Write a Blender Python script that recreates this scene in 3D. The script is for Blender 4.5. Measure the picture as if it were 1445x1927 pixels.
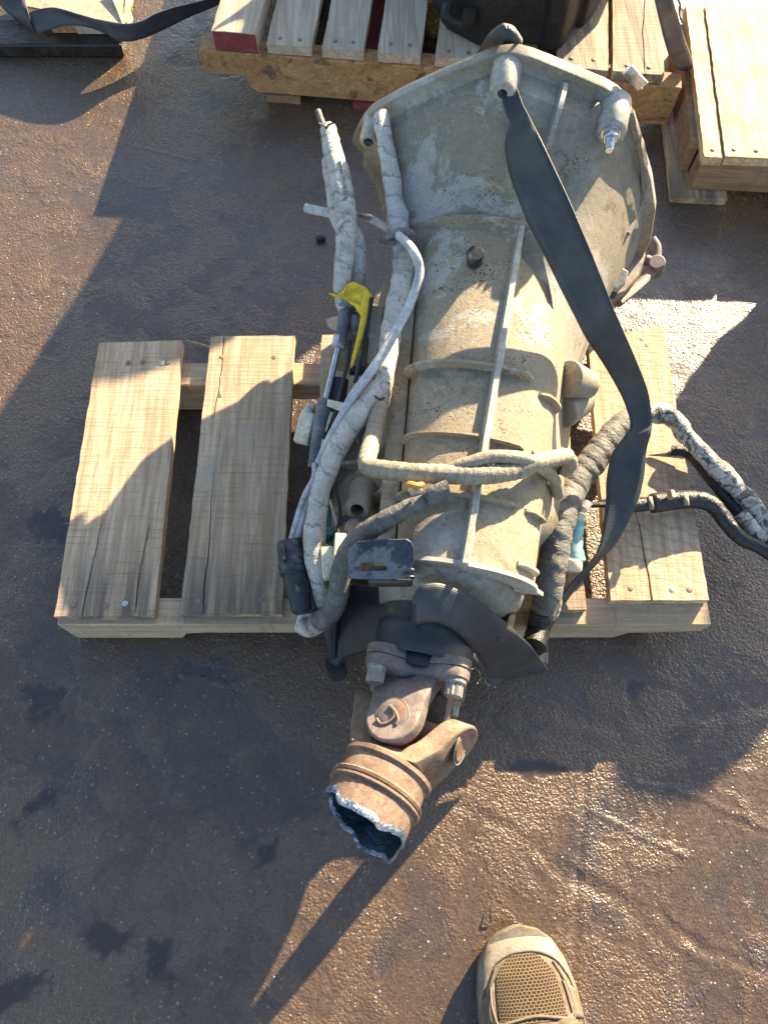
import bpy, bmesh, math, random
import numpy as np
from mathutils import Vector, Matrix
from mathutils.bvhtree import BVHTree
random.seed(7); rng = np.random.default_rng(7)
R = math.radians
SC = bpy.context.scene
for o in list(bpy.data.objects): bpy.data.objects.remove(o)

# ---------------------------------------------------------------- camera, light, exposure
PITCH = R(67.8); CAMZ = 1.147; FPX = 1446.0
cd = bpy.data.cameras.new('camera'); cam = bpy.data.objects.new('camera', cd)
SC.collection.objects.link(cam); SC.camera = cam
cam.location = (0, 0, CAMZ); cam.rotation_euler = (R(90) - PITCH, 0, 0)
cd.sensor_fit = 'VERTICAL'; cd.sensor_height = 24.0; cd.lens = 24.0 * FPX / 1927.0
cd.clip_start = 0.02; cd.clip_end = 2000
SUN_EL = R(20.0); SUN_DIR = Vector((math.cos(R(54)), math.sin(R(54)), 0))
SUN_V = Vector((SUN_DIR.x * math.cos(SUN_EL), SUN_DIR.y * math.cos(SUN_EL), math.sin(SUN_EL)))
wd = bpy.data.worlds.new('World'); SC.world = wd; wd.use_nodes = True
nt = wd.node_tree; bg = nt.nodes['Background']
sky = nt.nodes.new('ShaderNodeTexSky'); sky.sky_type = 'NISHITA'; sky.sun_disc = False
sky.sun_elevation = SUN_EL; sky.sun_rotation = math.atan2(SUN_DIR.x, SUN_DIR.y)
sky.altitude = 0; sky.air_density = 1.0; sky.dust_density = 1.0; sky.ozone_density = 1.0
nt.links.new(sky.outputs[0], bg.inputs[0]); bg.inputs[1].default_value = 0.075
sl = bpy.data.lights.new('sun', 'SUN'); sun = bpy.data.objects.new('sun', sl); SC.collection.objects.link(sun)
sl.energy = 5.0; sl.angle = R(0.53); sl.color = (1.0, 0.81, 0.54)
sun.rotation_euler = SUN_V.to_track_quat('Z', 'Y').to_euler(); sun.location = (3, 3, 3)
SC.render.engine = 'CYCLES'
SC.view_settings.view_transform = 'Standard'; SC.view_settings.look = 'None'
SC.view_settings.gamma = 1.0; SC.view_settings.exposure = 2.38
SC.view_settings.use_curve_mapping = False

# ---------------------------------------------------------------- measuring helpers
FW = Vector((0, math.cos(PITCH), -math.sin(PITCH))); UP = Vector((0, math.sin(PITCH), math.cos(PITCH)))
CP = Vector((0, 0, CAMZ))
def ray(px, py): return FW + Vector((1, 0, 0)) * ((px - 722.5) / FPX) + UP * ((963.5 - py) / FPX)
def at(px, py, z=0.0):
    """world point at height z that was measured at (px, py) in the photograph"""
    d = ray(px, py); return CP + d * ((z - CAMZ) / d.z)
def atp(p): return at(*p)
PSI = R(11)
AX = Vector((math.sin(PSI), math.cos(PSI), 0)); LAT = Vector((math.cos(PSI), -math.sin(PSI), 0))
TO = Vector((.033, .174, 0))
def T(s, l, z): return TO + AX * s + LAT * l + Vector((0, 0, z))
def catmull(pts, n=8):
    pts = [Vector(p) for p in pts]; P = [pts[0] * 2 - pts[1]] + pts + [pts[-1] * 2 - pts[-2]]; out = []
    for i in range(1, len(P) - 2):
        a, b, c, d = P[i - 1:i + 3]
        for k in range(n):
            t = k / n
            out.append(.5 * ((2 * b) + (c - a) * t + (2 * a - 5 * b + 4 * c - d) * t * t + (3 * b - a - 3 * c + d) * t ** 3))
    out.append(pts[-1]); return out
def cat1(vals, n=8):
    return [v.x for v in catmull([(v, 0, 0) for v in vals], n)]
def vnoise(x, y, seed=0):
    """smooth value noise on numpy arrays"""
    xi = np.floor(x).astype(np.int64); yi = np.floor(y).astype(np.int64)
    fx = x - xi; fy = y - yi; fx = fx * fx * (3 - 2 * fx); fy = fy * fy * (3 - 2 * fy)
    def h(a, b):
        n = (a * 374761393 + b * 668265263 + seed * 1274126177) & 0x7fffffff
        n = ((n ^ (n >> 13)) * 1274126177) & 0x7fffffff
        return ((n ^ (n >> 16)) & 0xffff) / 65535.0
    return (h(xi, yi) * (1 - fx) + h(xi + 1, yi) * fx) * (1 - fy) + (h(xi, yi + 1) * (1 - fx) + h(xi + 1, yi + 1) * fx) * fy
def n1(x, seed=0): return float(vnoise(np.array([x]), np.array([seed * 7.3 + .5]), seed)[0])

# ---------------------------------------------------------------- mesh building
WLOC = {}
class MB:
    def __init__(s): s.v = []; s.f = []; s.uv = {}
    def add(s, vs, fs):
        o = len(s.v); s.v += [Vector(v) for v in vs]; s.f += [tuple(i + o for i in f) for f in fs]; return o
    def box(s, c, size, M=None):
        x, y, z = (k / 2 for k in size); c = Vector(c)
        vs = [Vector((a * x, b * y, d * z)) for a in (-1, 1) for b in (-1, 1) for d in (-1, 1)]
        if M is not None: vs = [M @ v for v in vs]
        s.add([v + c for v in vs], [(0, 1, 3, 2), (4, 6, 7, 5), (0, 4, 5, 1), (2, 3, 7, 6), (0, 2, 6, 4), (1, 5, 7, 3)])
    def loft(s, rings, cap=True, closed=True):
        n = len(rings[0]); vs = [v for r in rings for v in r]; fs = []
        for i in range(len(rings) - 1):
            for j in range(n if closed else n - 1):
                k = (j + 1) % n
                fs.append((i * n + j, i * n + k, (i + 1) * n + k, (i + 1) * n + j))
        if cap and closed: fs += [tuple(range(n))[::-1], tuple(range((len(rings) - 1) * n, len(rings) * n))]
        return s.add(vs, fs)
    def tube(s, pts, r, n=12, cap=True, mod=None, squash=1.0):
        pts = [Vector(p) for p in pts]; rings = []; uvs = []; prev = None; L = 0
        for i, p in enumerate(pts):
            t = (pts[min(i + 1, len(pts) - 1)] - pts[max(i - 1, 0)]).normalized()
            if prev is None: prev = t.orthogonal().normalized()
            u = (prev - t * prev.dot(t)).normalized(); prev = u; w = t.cross(u)
            if i: L += (p - pts[i - 1]).length
            rr = r(i / (len(pts) - 1)) if callable(r) else (r[i] if isinstance(r, (list, tuple)) else r)
            ring = []
            for k in range(n):
                a = 2 * math.pi * k / n; m = mod(L, a) if mod else 1.0
                ring.append(p + (u * math.cos(a) + w * math.sin(a) * squash) * rr * m)
            rings.append(ring); uvs.append(L)
        o = s.loft(rings, cap)
        for i, l_ in enumerate(uvs):
            for k in range(n): s.uv[o + i * n + k] = (k / n, l_)
    def cyl(s, a, b, r0, r1=None, n=20, cap=True):
        a = Vector(a); b = Vector(b); r1 = r0 if r1 is None else r1
        s.lathe([(r0, 0), (r1, (b - a).length)], a, b - a, n, cap)
    def lathe(s, prof, base, axis, n=24, cap=True, mod=None, x=None):
        base = Vector(base); t = Vector(axis).normalized(); u = (x - t * x.dot(t)).normalized() if x is not None else t.orthogonal().normalized(); w = t.cross(u)
        s.loft([[base + t * h + (u * math.cos(2 * math.pi * k / n) + w * math.sin(2 * math.pi * k / n)) * (r * (mod(2 * math.pi * k / n, h) if mod else 1)) for k in range(n)] for r, h in prof], cap)
    def prism(s, outline, d, flip=False):
        """extrude a planar outline (3-D points) by the vector d"""
        d = Vector(d); a = [Vector(p) for p in outline]; s.loft([a, [p + d for p in a]])
    def grid(s, rows, uvs=None, closed=False):
        n = len(rows[0]); o = len(s.v); s.loft(rows, cap=False, closed=closed)
        if uvs:
            for i, r in enumerate(uvs):
                for j, q in enumerate(r): s.uv[o + i * n + j] = q
    def build(s, name, mat, parent=None, smooth=40, bevel=0, seg=2, sub=0, solid=0, origin=None):
        c = origin if origin is not None else sum(s.v, Vector()) / len(s.v)
        me = bpy.data.meshes.new(name)
        me.from_pydata([v - c for v in s.v], [], s.f); 
        if s.uv:
            ul = me.uv_layers.new(name='UVMap')
            for pl in me.polygons:
                q = [s.uv.get(me.loops[i].vertex_index, (0, 0)) for i in pl.loop_indices]; wrapd = max(k[0] for k in q) - min(k[0] for k in q) > .5
                for i, k in zip(pl.loop_indices, q): ul.data[i].uv = (k[0] + 1, k[1]) if wrapd and k[0] < .5 else k
        bm = bmesh.new(); bm.from_mesh(me); bmesh.ops.recalc_face_normals(bm, faces=bm.faces); bm.to_mesh(me); bm.free()
        if smooth:
            me.shade_smooth(); me.set_sharp_from_angle(angle=R(smooth))
        me.materials.append(mat); me.update()
        o = bpy.data.objects.new(name, me); SC.collection.objects.link(o)
        if solid:
            m = o.modifiers.new('thickness', 'SOLIDIFY'); m.thickness = solid; m.offset = 0
        if bevel:
            m = o.modifiers.new('bevel', 'BEVEL'); m.width = bevel; m.segments = seg; m.limit_method = 'ANGLE'; m.angle_limit = R(35)
        if sub:
            m = o.modifiers.new('subdivision', 'SUBSURF'); m.levels = sub; m.render_levels = sub
        put(o, c, parent); return o
    def bvh(s): return BVHTree.FromPolygons(s.v, s.f)
def put(o, w, parent=None):
    w = Vector(w); WLOC[o.name] = w
    if parent is not None: o.parent = parent; o.location = w - WLOC[parent.name]
    else: o.location = w
def tag(o, label=None, cat=None, group=None, kind=None):
    if label: o['label'] = label
    if cat: o['category'] = cat
    if group: o['group'] = group
    if kind: o['kind'] = kind
    return o
def empty(name, loc, label, cat, group=None):
    o = bpy.data.objects.new(name, None); o.empty_display_size = .05; SC.collection.objects.link(o); put(o, loc); return tag(o, label, cat, group)
def inst(name, src, w, parent, rot=None):
    o = bpy.data.objects.new(name, src.data); SC.collection.objects.link(o); put(o, w, parent)
    if rot is not None: o.rotation_euler = rot
    return o

# ---------------------------------------------------------------- materials
class NG:
    def __init__(s, name):
        s.m = bpy.data.materials.new(name); s.m.use_nodes = True; s.t = s.m.node_tree; s.b = s.t.nodes['Principled BSDF']
    def n(s, ty, **kw):
        nd = s.t.nodes.new('ShaderNode' + ty)
        for k, v in kw.items(): setattr(nd, k, v)
        return nd
    def l(s, a, b): s.t.links.new(a, b)
    def coord(s, kind='Object', scale=(1, 1, 1), rand=True, rot=(0, 0, 0)):
        tc = s.n('TexCoord'); mp = s.n('Mapping'); mp.inputs['Scale'].default_value = scale; mp.inputs['Rotation'].default_value = rot
        s.l(tc.outputs[kind], mp.inputs['Vector'])
        if rand:
            oi = s.n('ObjectInfo'); ml = s.n('Math', operation='MULTIPLY'); ml.inputs[1].default_value = 37.0
            s.l(oi.outputs['Random'], ml.inputs[0]); cb = s.n('CombineXYZ')
            for i in range(3): s.l(ml.outputs[0], cb.inputs[i])
            s.l(cb.outputs[0], mp.inputs['Location'])
        return mp.outputs[0]
    def noise(s, vec, scale, detail=4, rough=.6, dist=0.0):
        nd = s.n('TexNoise'); nd.inputs['Scale'].default_value = scale; nd.inputs['Detail'].default_value = detail
        nd.inputs['Roughness'].default_value = rough; nd.inputs['Distortion'].default_value = dist
        s.l(vec, nd.inputs['Vector']); return nd.outputs['Fac']
    def vor(s, vec, scale, feat='F1', out='Distance', rnd=1.0):
        nd = s.n('TexVoronoi', feature=feat); nd.inputs['Scale'].default_value = scale; nd.inputs['Randomness'].default_value = rnd
        s.l(vec, nd.inputs['Vector']); return nd.outputs[out]
    def ramp(s, fac, lo, hi, a=0.0, b=1.0):
        nd = s.n('MapRange'); nd.interpolation_type = 'SMOOTHSTEP'
        for k, v in zip(('From Min', 'From Max', 'To Min', 'To Max'), (lo, hi, a, b)): nd.inputs[k].default_value = v
        s.l(fac, nd.inputs['Value']); return nd.outputs[0]
    def mix(s, fac, a, b, mode='MIX'):
        nd = s.n('Mix', data_type='RGBA', blend_type=mode)
        if isinstance(fac, (int, float)): nd.inputs[0].default_value = fac
        else: s.l(fac, nd.inputs[0])
        for v, i in ((a, 6), (b, 7)):
            if isinstance(v, (tuple, list)): nd.inputs[i].default_value = (*v[:3], 1)
            else: s.l(v, nd.inputs[i])
        return nd.outputs[2]
    def math(s, op, a, b=0.0):
        nd = s.n('Math', operation=op)
        for v, i in ((a, 0), (b, 1)):
            if isinstance(v, (int, float)): nd.inputs[i].default_value = v
            else: s.l(v, nd.inputs[i])
        return nd.outputs[0]
    def bump(s, height, dist=.001, strength=1.0):
        nd = s.n('Bump'); nd.inputs['Distance'].default_value = dist; nd.inputs['Strength'].default_value = strength
        s.l(height, nd.inputs['Height']); s.l(nd.outputs[0], s.b.inputs['Normal'])
    def set(s, col=None, rough=None, metal=None, spec=None, coat=None):
        for v, k in ((col, 'Base Color'), (rough, 'Roughness'), (metal, 'Metallic'), (spec, 'Specular IOR Level'), (coat, 'Coat Weight')):
            if v is None: continue
            if isinstance(v, (int, float)): s.b.inputs[k].default_value = v
            elif isinstance(v, (tuple, list)): s.b.inputs[k].default_value = (*v[:3], 1)
            else: s.l(v, s.b.inputs[k])
        return s.m

def grime(name, c1, c2, scale=18, layers=(), specks=None, rough=(.5, .8), metal=0.0, bumps=((300, .3),), dist=.0006, spec=.4, kind='Object', stretch=(1, 1, 1), micro=.3):
    g = NG(name); v = g.coord(kind, stretch)
    f = g.noise(v, scale, 6, .65); col = g.mix(g.ramp(f, .3, .7), c1, c2); rg = g.ramp(f, .3, .7, rough[0], rough[1])
    for (c, sc, lo, hi, amt, rr) in layers:
        k = g.noise(v, sc, 7, .68, .6); k = g.ramp(k, lo, hi, 0, amt); col = g.mix(k, col, c)
        nd = g.n('Mix', data_type='FLOAT'); g.l(k, nd.inputs[0]); g.l(rg, nd.inputs[2]); nd.inputs[3].default_value = rr; rg = nd.outputs[0]
    if micro:
        mm = g.ramp(g.noise(v, 170, 5, .75), .32, .68, 1 - micro, 1 + micro * .35); cb = g.n('CombineColor')
        for i in range(3): g.l(mm, cb.inputs[i])
        col = g.mix(1.0, col, cb.outputs[0], 'MULTIPLY')
        m2 = g.ramp(g.noise(v, 48, 5, .7, .7), .3, .7, 1 - micro * .6, 1.08); cb = g.n('CombineColor')
        for i in range(3): g.l(m2, cb.inputs[i])
        col = g.mix(1.0, col, cb.outputs[0], 'MULTIPLY')
    if specks:
        for (c, sc, thr, amt) in specks:
            k = g.vor(v, sc); jj = g.noise(v, sc * .23, 3, .6); k = g.math('ADD', k, g.math('MULTIPLY', g.math('SUBTRACT', jj, .5), .9))
            cl = g.ramp(g.noise(v, sc * .05, 4, .7), .46, .62); col = g.mix(g.math('MULTIPLY', g.ramp(k, thr - .05, thr + .03, amt, 0), cl), col, c)
    h = None
    for (sc, w) in bumps:
        q = g.math('MULTIPLY', g.noise(v, sc, 4, .6), w); h = q if h is None else g.math('ADD', h, q)
    if h is not None: g.bump(h, dist)
    return g.set(col, rg, metal, spec)

def wood(name, c1, c2, axis='y', dirt=.5, ring=False, saw=1.0, diag=0.0, end=0.0):
    g = NG(name)
    if axis == 'y': st = (1, .06, 1); sw = (.05, 1, .05); rt = (0, 0, diag)
    else: st = (.06, 1, 1); sw = (1, .05, .05); rt = (0, 0, diag)
    v = g.coord('Object', st); vw = g.coord('Object', sw, rot=rt); vo = g.coord('Object')
    gr = g.noise(v, 130, 6, .65, .3); gr2 = g.noise(v, 26, 4, .6, .8)
    col = g.mix(g.ramp(gr, .36, .64), [k * .82 for k in c1], c2)
    col = g.mix(g.ramp(gr2, .42, .62, 0, .4), col, [c1[0] * .74, c1[1] * .68, c1[2] * .6])
    sawn = g.noise(vw, 230, 4, .75); col = g.mix(g.ramp(sawn, .50, .70, 0, .55 * saw), col, [k * .5 for k in c1])
    if ring:
        wv = g.n('TexWave', wave_type='RINGS'); wv.inputs['Scale'].default_value = 22; wv.inputs['Distortion'].default_value = 3.5; wv.inputs['Detail'].default_value = 2
        mp = g.coord('Object', (1, .18, 1)); g.l(mp, wv.inputs['Vector']); col = g.mix(g.ramp(wv.outputs['Fac'], .62, .95, 0, .35), col, (.28, .13, .05))
    if diag:
        wv = g.n('TexWave', wave_type='BANDS', bands_direction='Y'); wv.inputs['Scale'].default_value = 19; wv.inputs['Distortion'].default_value = 5.5; wv.inputs['Detail'].default_value = 3; wv.inputs['Detail Scale'].default_value = 1.5
        mp = g.coord('Object', (1, 1, 1), rot=(0, 0, diag)); g.l(mp, wv.inputs['Vector']); col = g.mix(g.ramp(wv.outputs['Fac'], .8, .99, 0, .38), col, [k * .5 for k in c1])
    big = g.noise(vo, 9, 5, .65, .5); col = g.mix(g.ramp(big, .5, .72, 0, dirt), col, (.30, .26, .21))
    st_ = g.noise(vo, 22, 6, .7, 1.0); col = g.mix(g.ramp(st_, .66, .78, 0, dirt * .9), col, (.06, .05, .045))
    if end:
        tc = g.n('TexCoord'); sx = g.n('SeparateXYZ'); g.l(tc.outputs['Object'], sx.inputs[0])
        e = g.ramp(sx.outputs[1], -.22, -.09, 1, 0); e = g.math('MULTIPLY', e, g.ramp(g.noise(v, 34, 6, .7, .6), .36, .62)); col = g.mix(g.math('MULTIPLY', e, end), col, (.075, .068, .06))
    h = g.math('ADD', g.math('MULTIPLY', gr, .5), g.math('MULTIPLY', sawn, .7 * saw))
    g.bump(h, .0016); return g.set(col, .72, 0, .25)

M = {}
M['plank'] = wood('sawn_plank_wood', (.41, .285, .175), (.54, .405, .27), 'y', .6, end=.8)
M['plank_diag'] = wood('diagonal_grain_plank_wood', (.45, .315, .195), (.57, .43, .295), 'y', .15, diag=.42)
M['plank_pine'] = wood('pine_plank_wood', (.56, .39, .20), (.70, .55, .34), 'y', .12, ring=True, saw=.4)
M['plank_grey'] = wood('weathered_plank_wood', (.42, .33, .235), (.52, .43, .32), 'y', .5, saw=.5)
M['stringer'] = wood('stringer_wood', (.43, .31, .195), (.55, .43, .295), 'x', .25)
M['stringer_orange'] = grime('mouldy_stringer_wood', (.36, .19, .075), (.46, .27, .12), 20, [((.07, .055, .04), 26, .53, .66, .8, .8), ((.10, .075, .05), 90, .55, .68, .7, .8)], rough=(.7, .85), bumps=((60, 1.0), (200, .4)), dist=.0015, spec=.2, stretch=(.7, 1, 1))
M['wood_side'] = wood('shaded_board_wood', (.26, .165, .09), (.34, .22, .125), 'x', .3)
M['red_paint'] = grime('red_end_paint', (.19, .03, .03), (.26, .05, .05), 40, [((.3, .2, .14), 50, .62, .75, .6, .8)], rough=(.6, .8))
M['nail'] = grime('rusty_nail', (.22, .135, .09), (.32, .215, .16), 120, rough=(.5, .7), metal=.2, bumps=())
M['nail_bright'] = grime('bright_nail', (.55, .52, .48), (.7, .66, .6), 120, rough=(.3, .5), metal=.7, bumps=())
ALB = [((.20, .165, .115), 7, .48, .53, .75, .75), ((.34, .33, .29), 6.0, .535, .565, .7, .5), ((.10, .08, .055), 11, .58, .70, .75, .45)]
M['alu'] = grime('dusty_cast_aluminium', (.225, .198, .148), (.285, .255, .196), 9, ALB, [((.06, .04, .028), 210, .20, .8), ((.5, .49, .45), 260, .13, .7)], rough=(.5, .7), metal=.0, bumps=((420, .5), (140, .5)), dist=.0009, spec=.5, micro=.17)
M['alu_dust'] = grime('sand_covered_aluminium', (.265, .21, .135), (.33, .27, .18), 14, [((.41, .39, .34), 9, .55, .58, .6, .5), ((.15, .12, .08), 13, .54, .68, .75, .6), ((.09, .07, .05), 34, .62, .72, .6, .6)], [((.05, .033, .022), 240, .26, .85), ((.05, .033, .022), 120, .10, .85), ((.55, .53, .48), 260, .14, .7)], rough=(.6, .85), bumps=((520, .6), (160, .45)), dist=.001, spec=.4, micro=.2)
M['alu_edge'] = grime('worn_aluminium_edge', (.36, .33, .27), (.44, .41, .35), 40, [((.2, .16, .11), 30, .55, .68, .6, .7)], rough=(.4, .6), metal=.15, bumps=((400, .5),), spec=.5)
M['alu_dark'] = grime('oily_shaded_aluminium', (.035, .033, .030), (.075, .066, .055), 25, [((.16, .14, .11), 12, .6, .7, .6, .5)], rough=(.28, .5), bumps=((300, .5),))  # oil and the shade of tail, holes and hollows in one dark colour
M['black_cast'] = grime('black_casting', (.012, .014, .018), (.022, .025, .03), 30, [((.05, .055, .065), 40, .62, .75, .5, .6)], rough=(.32, .5), bumps=((200, .4),))  # near black with sparse paler patches
M['rust'] = grime('rusty_steel', (.17, .108, .075), (.27, .185, .135), 26, [((.30, .15, .075), 16, .55, .70, .6, .8), ((.10, .06, .042), 30, .56, .70, .7, .7), ((.40, .33, .27), 44, .60, .72, .5, .6)], [((.05, .025, .015), 260, .15, .5)], rough=(.6, .8), metal=.12, bumps=((500, .7), (120, .4)), dist=.0007, spec=.3)
M['rust_grey'] = grime('grey_brown_rusty_steel', (.15, .115, .095), (.235, .19, .165), 30, [((.26, .12, .055), 20, .57, .72, .6, .8), ((.30, .27, .25), 42, .60, .72, .5, .6)], rough=(.5, .7), metal=.15, bumps=((500, .6), (120, .3)), dist=.0006)
M['bolt_dull'] = grime('dull_bolt_steel', (.20, .19, .165), (.32, .31, .27), 60, [((.2, .12, .07), 40, .6, .72, .6, .7)], rough=(.4, .6), metal=.4, bumps=((600, .4),))
M['zinc'] = grime('zinc_plated_steel', (.62, .64, .64), (.75, .76, .75), 80, rough=(.18, .32), metal=.9, bumps=((400, .2),))
M['chrome'] = grime('polished_steel_rod', (.55, .56, .58), (.7, .7, .72), 60, rough=(.15, .3), metal=.95, bumps=())
M['cut_metal'] = grime('torch_cut_metal', (.16, .21, .27), (.40, .45, .50), 90, [((.03, .05, .08), 50, .50, .64, .85, .4), ((.3, .12, .05), 40, .62, .7, .8, .6)], rough=(.22, .45), metal=.6, bumps=((260, 1.0), (90, .8)), dist=.002)
M['tube_inside'] = grime('dark_blue_tube_inside', (.010, .024, .034), (.03, .06, .085), 40, [((.03, .10, .20), 50, .55, .7, .8, .3)], rough=(.25, .5), metal=.2, bumps=((200, 1.0),), dist=.0015)  # near-black blue over the whole bore
def tape(name, c1, c2, stains, pitch, seam, dark, rough, wr=1.0, wrinkle=1.0, dist=.003):
    g = NG(name); v = g.coord('Object'); tc = g.n('TexCoord'); sp = g.n('SeparateXYZ'); g.l(tc.outputs['UV'], sp.inputs[0]); U, V = sp.outputs[0], sp.outputs[1]
    n0 = g.noise(v, 34, 5, .65); f = g.noise(v, 70, 6, .7, .5)
    ph = g.math('ADD', g.math('ADD', g.math('MULTIPLY', V, 1 / pitch), U), g.math('MULTIPLY', n0, 1.5)); ph = g.math('FRACT', ph)
    col = g.mix(g.ramp(f, .3, .7), c1, c2)
    cx = g.n('CombineXYZ'); g.l(g.math('MULTIPLY', U, 3.0), cx.inputs[0]); g.l(g.math('MULTIPLY', V, 260.0 * wr), cx.inputs[1]); g.l(n0, cx.inputs[2])
    w1 = g.noise(cx.outputs[0], 1.0, 4, .7, .6); cx2 = g.n('CombineXYZ'); g.l(g.math('MULTIPLY', U, 9.0), cx2.inputs[0]); g.l(g.math('MULTIPLY', V, 95.0), cx2.inputs[1]); w2 = g.noise(cx2.outputs[0], 1.0, 4, .7, 1.2)
    rg = g.ramp(f, .3, .7, *rough)
    for (c, sc, lo, hi, amt) in stains: col = g.mix(g.ramp(g.noise(v, sc, 7, .7, .7), lo, hi, 0, amt), col, c)
    col = g.mix(g.ramp(w1, .52, .70, 0, .45 * wrinkle), col, dark); col = g.mix(g.ramp(w2, .56, .70, 0, .4 * wrinkle), col, dark)
    col = g.mix(g.ramp(ph, .0, .10, seam, 0), col, dark); col = g.mix(g.ramp(ph, .12, 1, .0, .22), col, [k * .72 for k in c1])
    h = g.math('ADD', g.math('MULTIPLY', w1, -.8 * wrinkle), g.math('MULTIPLY', w2, -.9 * wrinkle)); h = g.math('ADD', h, g.math('MULTIPLY', ph, .8)); h = g.math('ADD', h, g.math('MULTIPLY', g.noise(v, 60, 4, .65), .8))
    g.bump(h, dist); return g.set(col, rg, 0, .45)
M['white_tape'] = tape('stained_white_tape', (.42, .40, .35), (.56, .54, .48), [((.34, .27, .18), 16, .50, .64, .8), ((.10, .07, .045), 42, .60, .68, .85)], .034, .85, (.15, .11, .075), (.32, .6))
M['birch_tape'] = tape('torn_white_and_black_tape', (.40, .38, .33), (.53, .51, .46), [((.035, .028, .022), 55, .49, .55, .95), ((.22, .14, .08), 26, .52, .64, .8)], .022, .9, (.05, .04, .03), (.32, .6))
M['tan_tape'] = tape('dusty_tan_tape', (.25, .205, .14), (.36, .30, .215), [((.14, .11, .08), 26, .55, .68, .7), ((.46, .42, .34), 20, .60, .72, .5)], .0105, .7, (.10, .08, .055), (.5, .75), 1.6, .7, .002)
M['grey_tape'] = tape('dusty_black_cloth_tape', (.085, .08, .072), (.15, .14, .122), [((.235, .20, .155), 18, .48, .66, .8), ((.03, .03, .03), 26, .60, .72, .6)], .021, .8, (.03, .028, .026), (.5, .75), 1.0, .8)
M['dark_tape'] = tape('oily_black_tape', (.010, .010, .011), (.024, .023, .023), [((.12, .10, .075), 30, .60, .72, .65)], .012, .6, (.005, .005, .005), (.2, .42), 1.2, .8, .002)
M['black_plastic'] = grime('dusty_black_plastic', (.016, .018, .021), (.035, .037, .042), 40, [((.17, .17, .165), 22, .52, .66, .7, .7)], rough=(.35, .6), bumps=((300, .3),))
M['grey_plastic'] = grime('grey_rubber_sleeve', (.10, .105, .11), (.17, .175, .18), 40, [((.27, .24, .19), 30, .58, .7, .6, .7)], rough=(.45, .65), bumps=((300, .3),))
M['grey_wire'] = grime('grey_wire_sheath', (.40, .40, .40), (.52, .52, .51), 40, [((.26, .20, .13), 30, .57, .7, .6, .7)], rough=(.45, .6), bumps=((200, .4),))
M['yellow'] = grime('yellow_plastic', (.70, .44, .012), (.82, .56, .03), 30, [((.30, .17, .03), 40, .60, .72, .6, .6)], rough=(.35, .5), bumps=((200, .2),))
M['green_plastic'] = grime('pale_green_plastic', (.22, .42, .37), (.30, .50, .45), 50, [((.40, .38, .28), 30, .60, .74, .5, .6)], rough=(.35, .5), bumps=())
M['teal_plastic'] = grime('dark_teal_plastic', (.05, .17, .16), (.08, .23, .21), 50, rough=(.35, .5), bumps=())
M['cream_plastic'] = grime('cream_plastic', (.62, .54, .36), (.72, .65, .47), 50, [((.25, .18, .1), 40, .60, .74, .6, .6)], rough=(.4, .55), bumps=())
M['blue_plate'] = grime('dusty_blue_grey_plate', (.035, .042, .058), (.065, .075, .095), 12, [((.20, .21, .215), 9, .50, .56, .7, .7), ((.010, .016, .04), 20, .58, .63, .9, .3)], rough=(.4, .6), metal=.3, bumps=((300, .3),))
M['amber'] = grime('orange_resin', (.45, .18, .02), (.55, .26, .05), 60, rough=(.3, .5), bumps=())
M['oil_wood'] = grime('oil_soaked_wood', (.012, .009, .007), (.035, .026, .02), 30, rough=(.2, .5), bumps=((80, 1.0),), dist=.002)
M['beige_cast'] = grime('beige_metal_casing', (.40, .31, .20), (.50, .41, .28), 20, [((.2, .14, .08), 20, .6, .74, .6, .6)], rough=(.5, .7), bumps=((200, .4),))

def webbing(name, c1, c2, dusty):
    g = NG(name); v = g.coord('UV', (1, 1, 1), rand=False); vo = g.coord('Object')
    w1 = g.n('TexWave', wave_type='BANDS', bands_direction='Y'); w1.inputs['Scale'].default_value = 150; w1.inputs['Distortion'].default_value = .6
    w2 = g.n('TexWave', wave_type='BANDS', bands_direction='X'); w2.inputs['Scale'].default_value = 110; w2.inputs['Distortion'].default_value = .4
    g.l(v, w1.inputs['Vector']); g.l(v, w2.inputs['Vector'])
    f = g.noise(vo, 30, 6, .65); col = g.mix(g.ramp(f, .35, .7), c1, c2)
    col = g.mix(g.ramp(g.noise(vo, 14, 5, .7, .5), .5, .75, 0, .55), col, dusty)
    h = g.math('ADD', g.math('MULTIPLY', w1.outputs['Fac'], .6), g.math('MULTIPLY', w2.outputs['Fac'], .5))
    col = g.mix(g.ramp(h, .25, .85, .4, 0), col, (.006, .006, .007))
    g.bump(h, .0006, .45); return g.set(col, .46, 0, .4)
M['webbing'] = webbing('black_webbing', (.036, .038, .040), (.060, .061, .061), (.11, .10, .085))
M['webbing_grey'] = webbing('grey_webbing', (.10, .10, .105), (.17, .165, .16), (.26, .24, .20))

M['webbing_blue'] = webbing('slate_webbing', (.055, .06, .07), (.085, .095, .11), (.16, .16, .155))
M['black_cover'] = grime('matt_black_cover', (.010, .010, .011), (.020, .020, .021), 12, [((.05, .048, .045), 9, .52, .7, .6, .6)], rough=(.45, .7), bumps=((40, 1.0), (200, .3)), dist=.003, spec=.3)
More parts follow.
